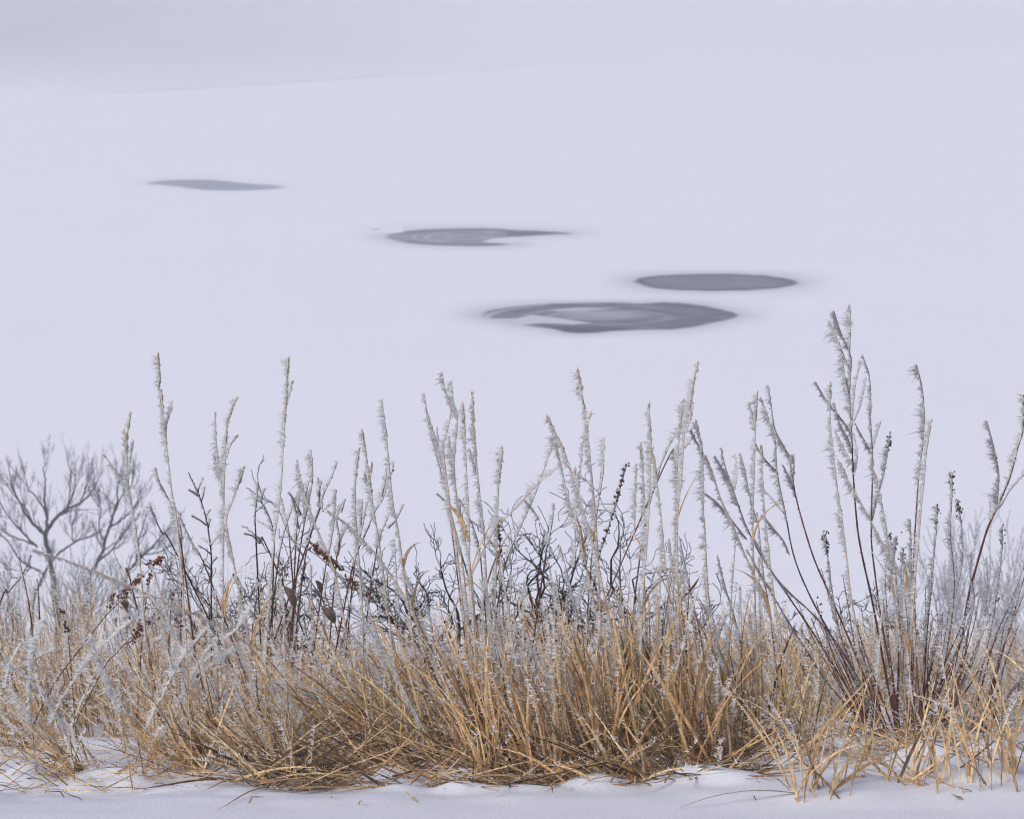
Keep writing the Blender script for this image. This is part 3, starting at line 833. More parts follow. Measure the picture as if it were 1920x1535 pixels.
TR = [  # points, top radius px, foot radius px, frost px, seeds
 ([(1593,571),(1595,609),(1593,658),(1596,679),(1593,736),(1596,796),(1599,871),(1600,895),(1607,984),(1617,1044),(1636,1130),(1660,1260),(1684,1385)], 1.8, 5.5, 15, 0),
 ([(1563,583),(1576,622),(1590,655)], 1.4, 2.2, 14, 0), ([(1556,601),(1573,644),(1594,693)], 1.4, 2.2, 16, 0), ([(1573,640),(1578,665),(1587,720),(1592,745)], 1.4, 2.2, 15, 0),
 ([(1529,716),(1552,755),(1568,774),(1587,798),(1595,815)], 1.4, 2.4, 9, 0), ([(1564,755),(1573,790),(1592,828),(1597,850)], 1.2, 2.2, 11, 0),
 ([(1617,666),(1630,706),(1633,766),(1632,785),(1636,853),(1636,885),(1634,960),(1634,1017),(1640,1071),(1655,1180),(1678,1300),(1690,1390)], 1.6, 5, 9, 0),
 ([(1615,676),(1604,723),(1599,777),(1598,800)], 1.3, 2.2, 8, 0), ([(1625,708),(1614,758),(1600,793)], 1.3, 2, 7, 0), ([(1652,789),(1636,842)], 1.3, 2, 10, 0),
 ([(1603,793),(1622,828),(1636,850)], 1.3, 2, 10, 0), ([(1565,806),(1585,845),(1598,868)], 1.3, 2.2, 12, 0), ([(1600,810),(1608,850),(1602,890)], 1.2, 2, 10, 0),
 ([(1668,820),(1663,858),(1655,899),(1644,939),(1636,975)], 1.4, 2.4, 12, 26),
 ([(1718,683),(1729,728),(1733,782),(1730,831),(1722,899),(1718,960),(1713,1044),(1711,1140),(1706,1260),(1700,1395)], 1.8, 5, 15, 0),
 ([(1785,885),(1785,930),(1782,1003),(1789,1098),(1775,1220),(1735,1395)], 1.6, 4.5, 11, 16),
 ([(1795,941),(1804,990),(1804,1057),(1790,1120)], 1.5, 2.6, 8, 30),
 ([(1758,946),(1756,990),(1747,1084),(1740,1152),(1730,1260),(1715,1390)], 1.6, 4, 11, 10),
 ([(1707,973),(1709,1071),(1704,1180),(1700,1390)], 1.5, 3.6, 13, 0),
 ([(1545,1000),(1552,1044),(1563,1125),(1579,1200),(1620,1300),(1672,1395)], 1.6, 4, 10, 30),
 ([(1441,722),(1447,766),(1453,804),(1468,834),(1481,858),(1484,885),(1493,934),(1508,990),(1527,1049),(1552,1106),(1584,1179),(1630,1290),(1672,1390)], 1.5, 5, 11, 0),
 ([(1426,744),(1443,790),(1453,820),(1457,885),(1472,960),(1489,1044),(1519,1117),(1562,1198),(1615,1300),(1668,1390)], 1.5, 5, 12, 0),
 ([(1416,831),(1432,858),(1454,882)], 1.4, 2.4, 9, 0), ([(1488,852),(1489,880),(1486,905)], 1.2, 2, 10, 0), ([(1430,965),(1450,990),(1470,1015),(1480,1040)], 1.4, 2.4, 11, 0),
 ([(1432,918),(1450,935),(1472,965)], 1.3, 2.2, 10, 0), ([(1468,872),(1482,900),(1492,930)], 1.3, 2.0, 10, 0),
 ([(1415,1011),(1451,1076),(1481,1111),(1522,1149),(1565,1200),(1620,1290),(1668,1385)], 1.6, 4.5, 6, 0),
 ([(1400,1030),(1440,1100),(1492,1187),(1560,1290),(1655,1392)], 1.5, 4.5, 6, 0),
 ([(1352,839),(1361,878),(1377,925),(1400,988),(1432,1050),(1480,1120),(1540,1210),(1650,1390)], 1.4, 4.5, 13, 0),
 ([(1379,850),(1382,890),(1377,918)], 1.2, 2, 10, 0), ([(1340,855),(1361,891),(1382,946)], 1.2, 2, 12, 0), ([(1322,925),(1348,946),(1369,972),(1400,1010)], 1.2, 2.2, 11, 0), ([(1388,850),(1398,885),(1404,920),(1420,980)], 1.2, 2.2, 12, 0),
 ([(1919,740),(1918,804),(1909,836),(1893,896),(1871,947),(1850,995),(1828,1071),(1817,1111),(1801,1200),(1775,1300),(1745,1395)], 3, 7, 14, 0),
 ([(1850,788),(1866,850),(1873,893),(1869,945)], 1.6, 3, 14, 0), ([(1925,884),(1893,920),(1879,945),(1868,955)], 1.8, 3.2, 9, 0),
 ([(1879,987),(1879,1030),(1871,1098),(1858,1179),(1830,1290),(1790,1385)], 1.6, 4, 9, 16),
 ([(1850,1044),(1851,1100),(1840,1190),(1800,1300),(1755,1395)], 1.5, 4, 8, 0), ([(1822,1035),(1820,1080),(1826,1130),(1800,1240),(1750,1395)], 1.5, 4, 8, 0),
 ([(1668,1003),(1676,1050),(1684,1130),(1690,1260),(1695,1390)], 1.6, 4, 9, 14), ([(1682,1005),(1675,1060),(1668,1110)], 1.4, 2.2, 8, 10), ([(1695,1028),(1690,1080),(1692,1170),(1697,1390)], 1.4, 3.5, 8, 12),
]
for pts, r0, r1, fl, sd in TR:
    W = to_world(pts, YS, dy=rng.uniform(-.22, .12))
    woody_stem(shrub, W, r0 * kS * .5, r1 * kS * .42, REDSTEM * rng.uniform(.8, 1.5), fl, kS, (0, .48 if len(pts) > 7 else 1.0), True, 1.0, sd)
for i in range(58):                 # the many shorter shoots of the fan
    f = rng.uniform(-1, 1)
    a = f * .62 - .05 + rng.normal(0, .05)
    L = rng.uniform(170, 400) * kS * (1 - .15 * abs(f))
    b0 = bs + np.array([f * .075 + rng.normal(0, .012), rng.normal(0, .06), -.02])
    b0[2] = float(gz(b0[0], b0[1])) - .02
    d0 = np.array([math.sin(a * 1.1), rng.normal(0, .2), math.cos(a)]); d0 /= np.linalg.norm(d0)
    pts = [b0]
    dd = d0.copy()
    for j in range(5):
        dd = nrm(dd + rng.normal(size=3) * .045 + np.array([-dd[0] * .07, 0, .04]))
        pts.append(pts[-1] + dd * L / 5)
    woody_stem(shrub, np.array(pts[::-1]), 1.3 * kS * .5, rng.uniform(3, 5) * kS * .5, REDSTEM * rng.uniform(.8, 1.7), rng.uniform(4, 7), kS, (0, .45), True, .36, 8 if rng.random() < .25 else 0)
# second clump, rooted further right
bs2 = at(1850, 1385, 6.35); bs2[2] = float(gz(bs2[0], bs2[1]))
sh2 = thing('red_stemmed_shrub', 'smaller red-brown shrub leaning right into the right edge of the picture', 'shrub', bs2, 'red-stemmed shrubs')
for pts in ([(1925,1050),(1896,1125),(1868,1190),(1850,1250),(1825,1350)], [(1935,1075),(1905,1150),(1875,1230),(1845,1340)], [(1945,1000),(1912,1110),(1880,1220),(1850,1350)],
            [(1950,1230),(1915,1275),(1880,1320),(1845,1375)], [(1960,1200),(1925,1255),(1880,1315),(1840,1378)], [(1960,1260),(1915,1300),(1880,1335),(1850,1380)], [(1890,1120),(1878,1200),(1860,1300),(1846,1380)], [(1910,1170),(1885,1240),(1865,1320),(1850,1385)]):
    W = to_world(pts, 6.35, dy=rng.uniform(-.15, .1)); W = to_ground(W)
    woody_stem(sh2, W, 1.8 * kS * .5, 5 * kS * .5, REDSTEM * rng.uniform(.8, 1.4), 7, kS, (0, .6), True, .7)

def small_shrub(label, bpx, Y, stems, col, fl=11, rnd=0, rl=(100, 250), seed=0, spread=.4, name='frosted_stem_clump', cat='stem clump', grp='clumps of thin dark frosted stems', r=(1.2, 3.4), dens=1.0):
    k = Y / FPX
    b = at(bpx, 1300, Y); b[2] = float(gz(b[0], b[1]))
    root = thing(name, label, cat, b, grp)
    for pts in stems:
        own = len(pts) >= 4
        W = to_world(pts, Y, dy=rng.uniform(-.1, .1))
        if own: W = to_ground(W)
        woody_stem(root, W, r[0] * k * .5, r[1] * k * .5, col * rng.uniform(.7, 1.4), fl, k, (0, .7 if own else 1), True, dens)
    for i in range(rnd):
        a = rng.normal(0, spread)
        L = rng.uniform(*rl) * k
        p = b + np.array([rng.normal(0, 25 * k), rng.normal(0, .06), 0]); p[2] = float(gz(p[0], p[1])) - .02
        d = np.array([math.sin(a), rng.normal(0, .2), math.cos(a)]); pts = [p]
        for j in range(5):
            d = nrm(d + rng.normal(size=3) * .07); pts.append(pts[-1] + d * L / 5)
        woody_stem(root, np.array(pts[::-1]), r[0] * k * .5, r[1] * .8 * k * .5, col * rng.uniform(.7, 1.5), fl * rng.uniform(.5, .9), k, (0, .6), True, dens * .6, 8 if rng.random() < .2 else 0)
    return root
# bush of thin frosted twigs at the centre left
small_shrub('fan of thin frosted twigs behind the tall lone stalk, centre left', 560, 7.2, [
   [(583,842),(586,870),(586,900),(580,935),(570,985),(556,1080)], [(577,850),(582,885),(586,905)], [(632,865),(624,890),(608,925),(596,962),(578,1020),(566,1090)],
   [(572,905),(565,920),(560,945),(556,1000),(552,1080)], [(596,895),(600,920),(597,950)], [(632,918),(625,940),(605,958),(592,975)], [(558,870),(562,895),(566,920)],
   [(542,922),(552,945),(560,990)], [(528,932),(534,960),(540,990),(545,1040)], [(545,925),(556,945),(565,965)], [(640,945),(632,975),(636,1010),(628,1080)], [(655,980),(640,1010),(634,1040)],
   [(563,915),(545,960),(530,1010),(518,1080)], [(580,900),(570,940)], [(604,900),(596,930)], [(630,930),(628,965),(620,1020),(606,1090)], [(648,935),(640,960)]], REDSTEM * .8, 9, 14, (180, 340), spread=.3)
small_shrub('frosted dark stem curving up right behind the straight bare stalk', 700, 7.0, [
   [(739,864),(735,885),(728,900),(718,935),(704,957),(690,990),(672,1030),(655,1090)], [(725,880),(722,905),(716,930)], [(737,950),(725,975),(712,1010),(700,1070)], [(758,945),(742,975),(728,990)],
   [(680,935),(678,965),(676,1000)], [(672,935),(676,960)], [(690,940),(680,985),(668,1040),(660,1100)]], REDSTEM * .8, 10, 4, (120, 260))
small_shrub('brown stem with left-blown frost crossed by the diagonal straw', 960, 6.6, [
   [(1035,839),(1020,881),(1004,925),(988,961),(968,1006),(949,1053),(935,1120)], [(1040,943),(1036,975),(1030,1010),(1020,1060)]], REDSTEM, 11, 6, (200, 330))
small_shrub('single dark upright frosted stem standing in the centre', 1125, 6.5, [
   [(1133,820),(1132,850),(1131,886),(1120,956),(1112,1020),(1105,1100)]], REDSTEM, 13, 2, (150, 260))
small_shrub('forked dark frosted branch slanting up right beneath the tall right-leaning stalk', 1200, 6.6, [
   [(1299,776),(1292,790),(1275,808),(1262,822),(1241,867),(1233,893),(1218,945),(1208,1000),(1195,1080)], [(1303,815),(1283,841),(1262,862),(1241,883)], [(1296,805),(1304,825),(1318,850)]], REDSTEM, 12, 5, (150, 300))
small_shrub('dark frosted stems of the straw cluster left of centre', 870, 6.4, [
   [(820,925),(836,940),(842,952),(850,985),(866,1040),(885,1120)], [(862,935),(880,970),(897,1020),(905,1090)], [(816,840),(826,880),(836,915),(842,950)]], REDSTEM * 1.2, 9, 5, (150, 300), spread=.2)
small_shrub('upright thin dark frosted stems at the left of the forked grass stalk', 350, 6.6, [
   [(291,877),(300,905),(308,920),(322,950),(335,1000),(345,1060)], [(282,948),(290,970),(305,1000),(330,1035)], [(330,950),(345,985),(362,1020),(392,1080)], [(335,970),(340,1000),(342,1060),(340,1120)]], REDSTEM * .8, 9, 8, (90, 190))
small_shrub('dark thorny stem with short side twigs left of the forked grass stalk', 396, 7.4, [
   [(354,886),(362,905),(370,920),(379,945),(386,970),(391,998),(396,1040),(396,1100)], [(382,895),(375,910),(371,920)], [(354,918),(365,924),(372,930)], [(384,912),(381,930),(377,940)], [(395,955),(388,965),(386,972)], [(395,972),(390,990)],
   [(360,966),(375,975),(387,984)], [(411,1005),(400,1016),(395,1024)], [(383,1008),(389,1016)], [(372,1022),(385,1030),(395,1038)], [(408,1045),(400,1052),(396,1060)], [(380,1055),(390,1062),(396,1068)]], BLACK * 1.4, 5, 0, r=(1.6, 3.4), dens=1.0)
small_shrub('dark thorny stem forking over the left side of the lone stalk', 500, 7.4, [
   [(466,915),(478,925),(489,938),(502,962),(510,985),(514,1020),(512,1080)], [(461,935),(475,933),(486,940)], [(498,915),(492,930),(490,942)], [(455,985),(470,995),(490,1015),(505,1035)], [(484,903),(482,930),(478,975),(480,1010)], [(482,975),(497,983),(508,990)], [(470,945),(480,948),(492,952)], [(458,1000),(475,1005),(488,1018)]], BLACK * 1.4, 6, 3, (100, 200), r=(1.6, 3.4), dens=1.0)
small_shrub('thin dark frosted stem clump at the left edge', 40, 6.8, [
   [(36,1045),(42,1075),(50,1110),(58,1160)], [(60,1040),(50,1060),(40,1080),(15,1110),(0,1130)], [(70,1085),(72,1110),(74,1160)], [(212,1030),(222,1055),(235,1075),(245,1090)]], REDSTEM * .8, 5, 9, (90, 190))
small_shrub('clump of thin dark stems with frosted tips in the centre grass', 935, 6.0, [
   [(760,1095),(772,1130),(782,1160),(800,1200),(850,1290)], [(905,1090),(918,1160),(926,1240),(936,1330),(940,1440)], [(960,1080),(955,1150),(945,1240),(935,1330),(932,1440)], [(1000,1180),(985,1240),(975,1320),(968,1440)],
   [(905,1150),(915,1230),(930,1320),(950,1440)], [(892,1180),(912,1260),(935,1350),(955,1440)]], REDSTEM, 8, 16, (150, 330), spread=.22)
small_shrub('dark stems leaning left in the grass between centre and right shrub', 1300, 6.5, [
   [(1255,1010),(1262,1060),(1272,1100),(1285,1180)], [(1365,1150),(1352,1180),(1340,1230)], [(1420,960),(1425,1010),(1432,1080),(1445,1160)], [(1275,1010),(1285,1060),(1300,1130),(1318,1220)], [(1345,1040),(1360,1100),(1378,1160),(1395,1240)]], REDSTEM, 8, 10, (140, 280), spread=.25)

# ------------------------------------------------------------------ seed stalks (dock and similar)
def seed_stalk(label, pts, clusters, Y, col=REDSTEM * 1.05, scol=(.17, .065, .03), fl=6, ground=True):
    k = Y / FPX
    W = to_world(pts, Y)
    if ground: W = to_ground(W)
    base = W[-1].copy(); base[2] = float(gz(base[0], base[1]))
    root = thing('seed_stalk', label, 'seed stalk', base, 'brown seed stalks')
    P = smooth(W, 5)
    mb = MB(); tube(mb, P, np.linspace(1.6, 3.2, len(P)) * k * .5, 5, col); mb.build('stem', M_BARK, root, smooth=True)
    fm = MB(); frost_on(fm, P, L=fl * 1.2 * k, dens=.9 / k, width=2.2 * k, around=.3, wind=np.array([-.5, -.2, .7]))
    for (a, b, n, w) in clusters:
        A = at(*a, Y); B = at(*b, Y)
        t = np.sort(rng.random(n))[:, None]
        Q = A + (B - A) * t + rng.normal(size=(n, 3)) * w * k * np.array([1, 1, .8])
        cm = MB()
        tube(cm, np.array([A, (A + B) / 2, B]), 1.2 * k * .5, 4, col)
        D = rng.normal(size=(n, 3)) + np.array([-.2, 0, .4])
        spindles(cm, Q, D, 7 * k * rng.uniform(.6, 1.3, n), 5.5 * k * rng.uniform(.6, 1.2, n), np.array(scol) * rng.uniform(.4, 1.6, (n, 1)))
        cm.build('seed_cluster', M_SEED, root)
        frost_on(fm, np.array([A, (A + B) / 2, B]), L=5 * k, dens=.5 / k, width=2 * k, around=.6)
    fm.build('frost', M_FROST, root, kind='stuff')
seed_stalk('bent red-brown seed stalk drooping right with rusty seed clusters, left of centre',
    [(512,1090),(516,1040),(522,1008),(536,1006),(560,1020),(596,1042),(632,1074),(671,1105),(724,1147),(776,1191),(800,1230)][2:],
    [((580,1017),(603,1040),34, 3), ((590,1022),(622,1052),46, 3.5), ((608,1034),(626,1062),30, 3), ((622,1050),(642,1070),34, 3), ((652,1080),(668,1104),26, 3), ((690,1110),(700,1130),16, 2.5), ((660,1088),(672,1100),14, 2)], 6.2)
seed_stalk('leaning rusty seed stalk with a dense tip in the left grass',
    [(304,1044),(290,1056),(275,1072),(250,1100),(220,1132),(198,1154),(150,1215),(96,1291)],
    [((304,1044),(283,1062),55, 3), ((270,1070),(258,1090),14, 3), ((262,1085),(246,1100),26, 3), ((240,1105),(225,1125),28, 3), ((215,1115),(205,1140),20, 3), ((285,1065),(280,1085),12, 3)], 6.3)
seed_stalk('low rusty seed stalk half buried in frosted grass at left',
    [(288,1160),(262,1178),(240,1200),(214,1228),(190,1260)], [((288,1158),(268,1172),30, 4), ((278,1165),(250,1190),36, 4), ((262,1185),(240,1205),20, 3)], 6.1)
seed_stalk('upright dark seed stalk between the short slim stalk and the brown stem',
    [(935,972),(936,1010),(938,1060),(942,1130),(948,1220)], [((934,975),(937,1012),34, 2.2), ((937,1012),(939,1060),34, 2.4), ((941,1075),(944,1110),16, 2.2)], 6.6, scol=(.07, .03, .022))
seed_stalk('red seedy stalk with curled top right of the dark upright stem',
    [(1176,868),(1168,890),(1164,910),(1157,940),(1148,965),(1138,1000),(1128,1025),(1118,1070),(1108,1130)], [((1176,868),(1166,905),12, 1.4), ((1165,905),(1152,950),16, 1.5), ((1150,955),(1138,1000),14, 1.5), ((1136,1005),(1126,1035),10, 1.5)], 6.6, scol=(.09, .042, .032), fl=17)
seed_stalk('broken dark seed stalk pointing down into the left grass',
    [(116,1142),(121,1165),(127,1190),(131,1230)], [((115,1141),(119,1150),8, 1.5), ((122,1165),(126,1188),14, 1.8)], 6.2, col=np.array([.15, .10, .07]), scol=(.06, .04, .03))
seed_stalk('thin seed stalk with bell-shaped pod in the left grass', [(322,1117),(320,1140),(318,1170),(316,1230)], [((323,1115),(320,1124),10, 1.6)], 6.3, scol=(.14, .09, .06))
seed_stalk('thin seed stalk with dark bud near the frosted stalk foot at left', [(278,1090),(277,1110),(272,1140),(266,1200)], [((279,1086),(278,1098),10, 1.5)], 6.4, scol=(.10, .07, .05))
seed_stalk('thin dark seed stalk with a round head left of the dead leaves', [(569,1083),(574,1100),(584,1125),(600,1160),(620,1220)], [((567,1081),(571,1087),14, 2)], 6.6, scol=(.06, .035, .03))

# ------------------------------------------------------------------ single dead leaves caught in the grass
def dead_leaf(label, a, b, w, Y, col):
    k = Y / FPX
    A = at(*a, Y); B = at(*b, Y + .02)
    root = thing('dead_leaf', label, 'leaf', B, 'dead leaves caught in the grass')
    mb = MB()
    t = np.linspace(0, 1, 8)[:, None]
    P = A + (B - A) * t + np.array([1, 0, .3]) * np.sin(t * 3.14) * 4 * k
    Wd = w * k * np.sin(np.clip(t[:, 0] * .93 + .04, 0, 1) * math.pi) ** .7
    ribbon(mb, P, Wd, np.array([.8, .35, .35]), .7, col)
    mb.build('blade', M_STRAW, root, smooth=True)
    st = MB(); tube(st, smooth([B, B + np.array([.003, 0, -.012]), B + np.array([.006, .006, -.03])], 3), .0012, 4, np.array(col) * .6); st.build('leaf_stalk', M_BARK, root)
dead_leaf('broad grey-brown dead leaf folded in the grass left of centre', (603,1138), (628,1168), 17, 6.3, (.20, .15, .12))
dead_leaf('upright oval dead leaf beside the long frosted centre straw', (833,1163), (827,1184), 11, 6.2, (.20, .13, .085))
dead_leaf('curled dead leaf hanging below the bent seed stalk', (536,1100), (553,1140), 15, 6.4, (.19, .135, .10))
dead_leaf('narrow curled dead leaf right of the hanging one', (592,1088), (602,1112), 11, 6.4, (.18, .13, .10))
dead_leaf('small dead leaf under the long level grass stalk at left', (226,1128), (238,1140), 11, 6.2, (.16, .10, .07))
#dead_leaf('grey crumpled dead leaf lying on the lower left snow', (192,1388), (212,1402), 15, 5.66, (.16, .13, .13))
dead_leaf('orange dry leaf slanting up right among the straw right of centre', (1311,1082), (1275,1126), 9, 5.9, (.33, .18, .085))

# ------------------------------------------------------------------ the grass itself
def blades(mb, bx, by, L, az, lean, bend, width, col, K=7, frost=None, fmb=None, flen=.007, fden=20, fup=.35, fmin=.35, sink=.01, droop=0.0, fold=True, fwind=None):
    """n grass blades at once; every argument is an array of length n"""
    n = len(bx)
    s = np.linspace(0, 1, K)
    phi = lean[:, None] + bend[:, None] * s[None, :] ** 1.4
    step = L[:, None] / (K - 1)
    jit = rng.normal(0, .10, (n, K)).cumsum(1) * .35
    hx = np.cos(az[:, None] + jit); hy = np.sin(az[:, None] + jit)
    dx = hx * np.sin(phi) * step; dy = hy * np.sin(phi) * step; dz = np.cos(phi) * step
    P = np.zeros((n, K, 3))
    P[:, 0, 0] = bx; P[:, 0, 1] = by; P[:, 0, 2] = gz(bx, by) - sink
    P[:, 1:, 0] = bx[:, None] + np.cumsum(dx[:, :-1], 1)
    P[:, 1:, 1] = by[:, None] + np.cumsum(dy[:, :-1], 1)
    P[:, 1:, 2] = P[:, 0, 2][:, None] + np.cumsum(dz[:, :-1], 1)
    g = gz(P[:, 1:, 0], P[:, 1:, 1]) + .003 + rng.uniform(0, .012, (n, 1))
    P[:, 1:, 2] = np.maximum(P[:, 1:, 2], g)
    T = nrm(np.gradient(P, axis=1))
    roll = rng.uniform(0, 6.28, n)
    side = np.stack([np.cos(roll), np.sin(roll) * .6, rng.normal(0, .3, n)], -1)[:, None, :]
    S = nrm(side - (T * side).sum(-1, keepdims=True) * T)
    N = np.cross(T, S)
    w = width[:, None] * (.55 + .45 * np.minimum(1, s * 4))[None, :] * (1 - .92 * s[None, :] ** 2.4) * .5
    A = P - S * w[..., None]; B = P + N * (w * .55)[..., None]; Cc = P + S * w[..., None]
    V = np.stack([A, B, Cc], 2).reshape(-1, 3)
    i = (np.arange(n) * K * 3)[:, None, None] + (np.arange(K - 1) * 3)[None, :, None]
    Q = np.concatenate([(i + np.array([0, 1, 4, 3])).reshape(-1, 4), (i + np.array([1, 2, 5, 4])).reshape(-1, 4)])
    shade = (1 + .12 * (s - .5))[None, :, None]
    C = np.clip(np.repeat((col[:, None, :] * shade), 3, 1), 0, 1).reshape(-1, 3)
    mb.add(V, None, Q, C)
    if fmb is not None:
        m = rng.poisson(fden * frost)
        idx = np.repeat(np.arange(n), m)
        t = fmin + (1 - fmin) * rng.random(len(idx)) ** .75
        f = t * (K - 1); i0 = np.minimum(f.astype(int), K - 2); fr = (f - i0)[:, None]
        Q0 = P[idx, i0] * (1 - fr) + P[idx, i0 + 1] * fr
        Tt = T[idx, i0]
        wd = (WIND * (1 - fup) + np.array([0, -.1, 1.0]) * fup) if fwind is None else fwind
        wp = nrm(wd - (Tt * wd).sum(1, keepdims=True) * Tt)
        D = wp + rng.normal(size=Q0.shape) * .38 + Tt * rng.uniform(-.1, .5, (len(idx), 1))
        ll = flen * rng.uniform(.4, 1.25, len(idx)) * (.55 + .6 * t)
        spikes(fmb, Q0, D, ll, np.maximum(.0018, ll * .30), (1, 1, 1))
    return P
PAL = [STRAW, TAN, BROWN, DARK, ORANGE, GREY]
def pick(n, w):
    w = np.array(w, float); w /= w.sum()
    c = np.array(PAL)[rng.choice(len(PAL), n, p=w)]
    c2 = np.array(PAL)[rng.choice(len(PAL), n, p=w)]
    m = rng.random((n, 1)) * .5
    o_ = (c * (1 - m) + c2 * m) * np.exp(rng.normal(.04, .45, (n, 1)))
    return o_ * np.minimum(1, .80 / o_.max(1, keepdims=True))
mm = lambda px: px * 6.0 / FPX     # photo pixels to metres in the grass band
def px2x(px, Y): return (px - 960) * Y / FPX / 1.0
# ---- pale fine grass along the brow (nobody could count it)
gm = MB(); gf = MB()
def scatter(n, px0, px1, y0, y1, L, az, lean, bend, width, pal, frost, flen, fden, clump=0, **kw):
    x = rng.uniform(px0, px1, n); Y = rng.uniform(y0, y1, n)
    if clump:
        nc = max(3, int(n / clump)); cx = rng.uniform(px0, px1, nc); cy = rng.uniform(y0, y1, nc); ca = rng.normal(0, .5, nc)
        j = rng.integers(0, nc, n)
        x = cx[j] + rng.normal(0, 12, n); Y = cy[j] + rng.normal(0, .035, n)
        Y = np.clip(Y, y0, y1)
    hole = np.zeros(n, bool)
    for hx_, hy_, ra, rb in ((640, 5.98, 60, .16), (835, 5.92, 55, .15), (1085, 5.85, 40, .14), (1330, 5.95, 60, .2), (985, 6.1, 45, .2), (480, 6.0, 60, .2)):
        hole |= ((x - hx_) / ra) ** 2 + ((Y - hy_) / rb) ** 2 < 1
    x = np.where(hole, x + np.where(rng.random(n) < .5, 1, -1) * rng.uniform(60, 130, n), x)
    bx = px2x(x, Y)
    az_ = rng.normal(az[0], az[1], n) + (ca[j] if clump else 0)
    return blades(gm, bx, Y, rng.uniform(*L, n), az_, np.abs(rng.normal(lean[0], lean[1], n)), rng.normal(bend[0], bend[1], n),
                  rng.uniform(*width, n), pick(n, pal), K=6, frost=frost * np.where(rng.random(n) < .33, rng.uniform(1.6, 3.2, n), .12), fmb=gf, flen=flen, fden=fden, **kw)
PI = math.pi
# back rows
scatter(2700, -450, 2370, 7.2, 8.0, (.12, .28), (PI, 1.1), (.30, .22), (.6, .5), (.0022, .0042), (5, 3, 1.2, .3, 1, .3), 0.5, .010, 22, clump=26)
scatter(650, -450, 1500, 7.6, 8.2, (.18, .36), (PI, 1.0), (.22, .2), (.5, .4), (.0020, .0038), (5, 3, 1.2, .3, 1, .3), 0.8, .010, 24, clump=12)
scatter(1200, 430, 1420, 6.6, 7.5, (.12, .26), (PI, .9), (.40, .25), (.8, .5), (.0022, .0046), (5, 3, 1.5, .4, 1, .4), 0.6, .010, 22, clump=26)
scatter(600, 1450, 2370, 6.85, 7.5, (.08, .17), (PI, 1.2), (.5, .3), (.8, .5), (.002, .004), (6, 3, .8, .2, 1, .2), 1.2, .010, 24, clump=24)
scatter(520, -450, 620, 7.7, 8.4, (.28, .48), (PI, 1.2), (.16, .14), (.3, .3), (.0018, .0032), (5, 3, 1.5, .6, 1, .6), .7, .010, 30, clump=7)
# left middle: pale, frosted
scatter(620, -450, 520, 6.25, 6.8, (.10, .24), (PI * .9, 1.0), (.45, .3), (.8, .5), (.002, .0044), (5, 3.5, 1.6, .5, 1, .4), 0.75, .011, 24, clump=24)
scatter(2000, -450, 560, 6.5, 7.8, (.14, .30), (PI, 1.0), (.35, .25), (.6, .5), (.0022, .0045), (3.5, 4, 2.6, .9, 1.8, .4), .45, .010, 22, clump=30)
scatter(1000, 1380, 2370, 7.0, 7.9, (.12, .25), (PI, 1.0), (.35, .25), (.6, .5), (.0022, .0045), (4, 4, 2, .6, 1.5, .4), .6, .010, 22, clump=30)
# centre: brown, dense, blown to the left
scatter(820, 430, 1420, 5.75, 6.6, (.11, .30), (PI * .97, 1.0), (.45, .33), (.7, .75), (.0026, .0058), (4, 4, 2.2, .7, 2.2, .5), .9, .012, 24, clump=30)
scatter(300, 430, 1400, 5.58, 5.9, (.10, .26), (PI, .9), (.45, .3), (.7, .6), (.003, .007), (1.8, 4, 4, 1.2, 2, .9), .35, .010, 14, clump=30)
# thin growth over the right snow
scatter(620, 1380, 2300, 5.7, 6.8, (.06, .24), (PI, 1.4), (.5, .35), (.8, .6), (.0018, .004), (4, 4, 1.6, .3, 1.6, .4), .5, .010, 14, clump=14)
scatter(170, -450, 430, 5.65, 6.2, (.06, .20), (PI, 1.2), (.6, .35), (.7, .6), (.0018, .004), (4, 4, 1.5, .4, 1.4, .6), 1.2, .010, 22, clump=14)
o = gm.build('dry_grass', M_STRAW, smooth=True, kind='stuff')
o['label'] = 'pale and brown dry grass covering the brow of the bank'; o['category'] = 'grass'
gf.build('grass_frost', M_FROST, o, kind='stuff')

# ---- matted dead thatch lying low on the snow
tm = MB(); tf = MB()
def thatch(n, px0, px1, y0, y1, pal, L=(.10, .3), z=.05):
    x = rng.uniform(px0, px1, n); Y = rng.uniform(y0, y1, n); bx = px2x(x, Y)
    P = blades(tm, bx, Y, rng.uniform(*L, n), rng.choice([PI, 0], n, p=[.62, .38]) + rng.normal(0, .6, n), rng.uniform(.9, 1.5, n), rng.normal(.2, .35, n), rng.uniform(.0022, .006, n), pick(n, pal), K=6,
               frost=np.full(n, .2), fmb=tf, flen=.006, fden=5, sink=-rng.uniform(0, z, n) ** 1.3 * 1.0)
thatch(430, 430, 1420, 5.5, 5.95, (2.5, 3.2, 2.8, 2.4, 1.2, 1.2))
thatch(430, 450, 1400, 5.5, 5.85, (.2, .8, 3, 6, .4, 1.5), z=.05)
thatch(16, 0, 1920, 5.30, 5.48, (1, 2, 3, 4, .5, 1), L=(.02, .06), z=.004)
thatch(170, 1400, 1960, 5.6, 6.3, (2, 3, 2, 1, 1, 1), z=.03)
thatch(120, -100, 450, 5.55, 5.9, (2, 3, 2, 1, 1, 1), z=.03)
o = tm.build('matted_grass', M_STRAW, smooth=True, kind='stuff')
o['label'] = 'dark matted dead grass lying on the snow at the foot of the stalks'; o['category'] = 'grass'
tf.build('grass_frost', M_FROST, o, kind='stuff')

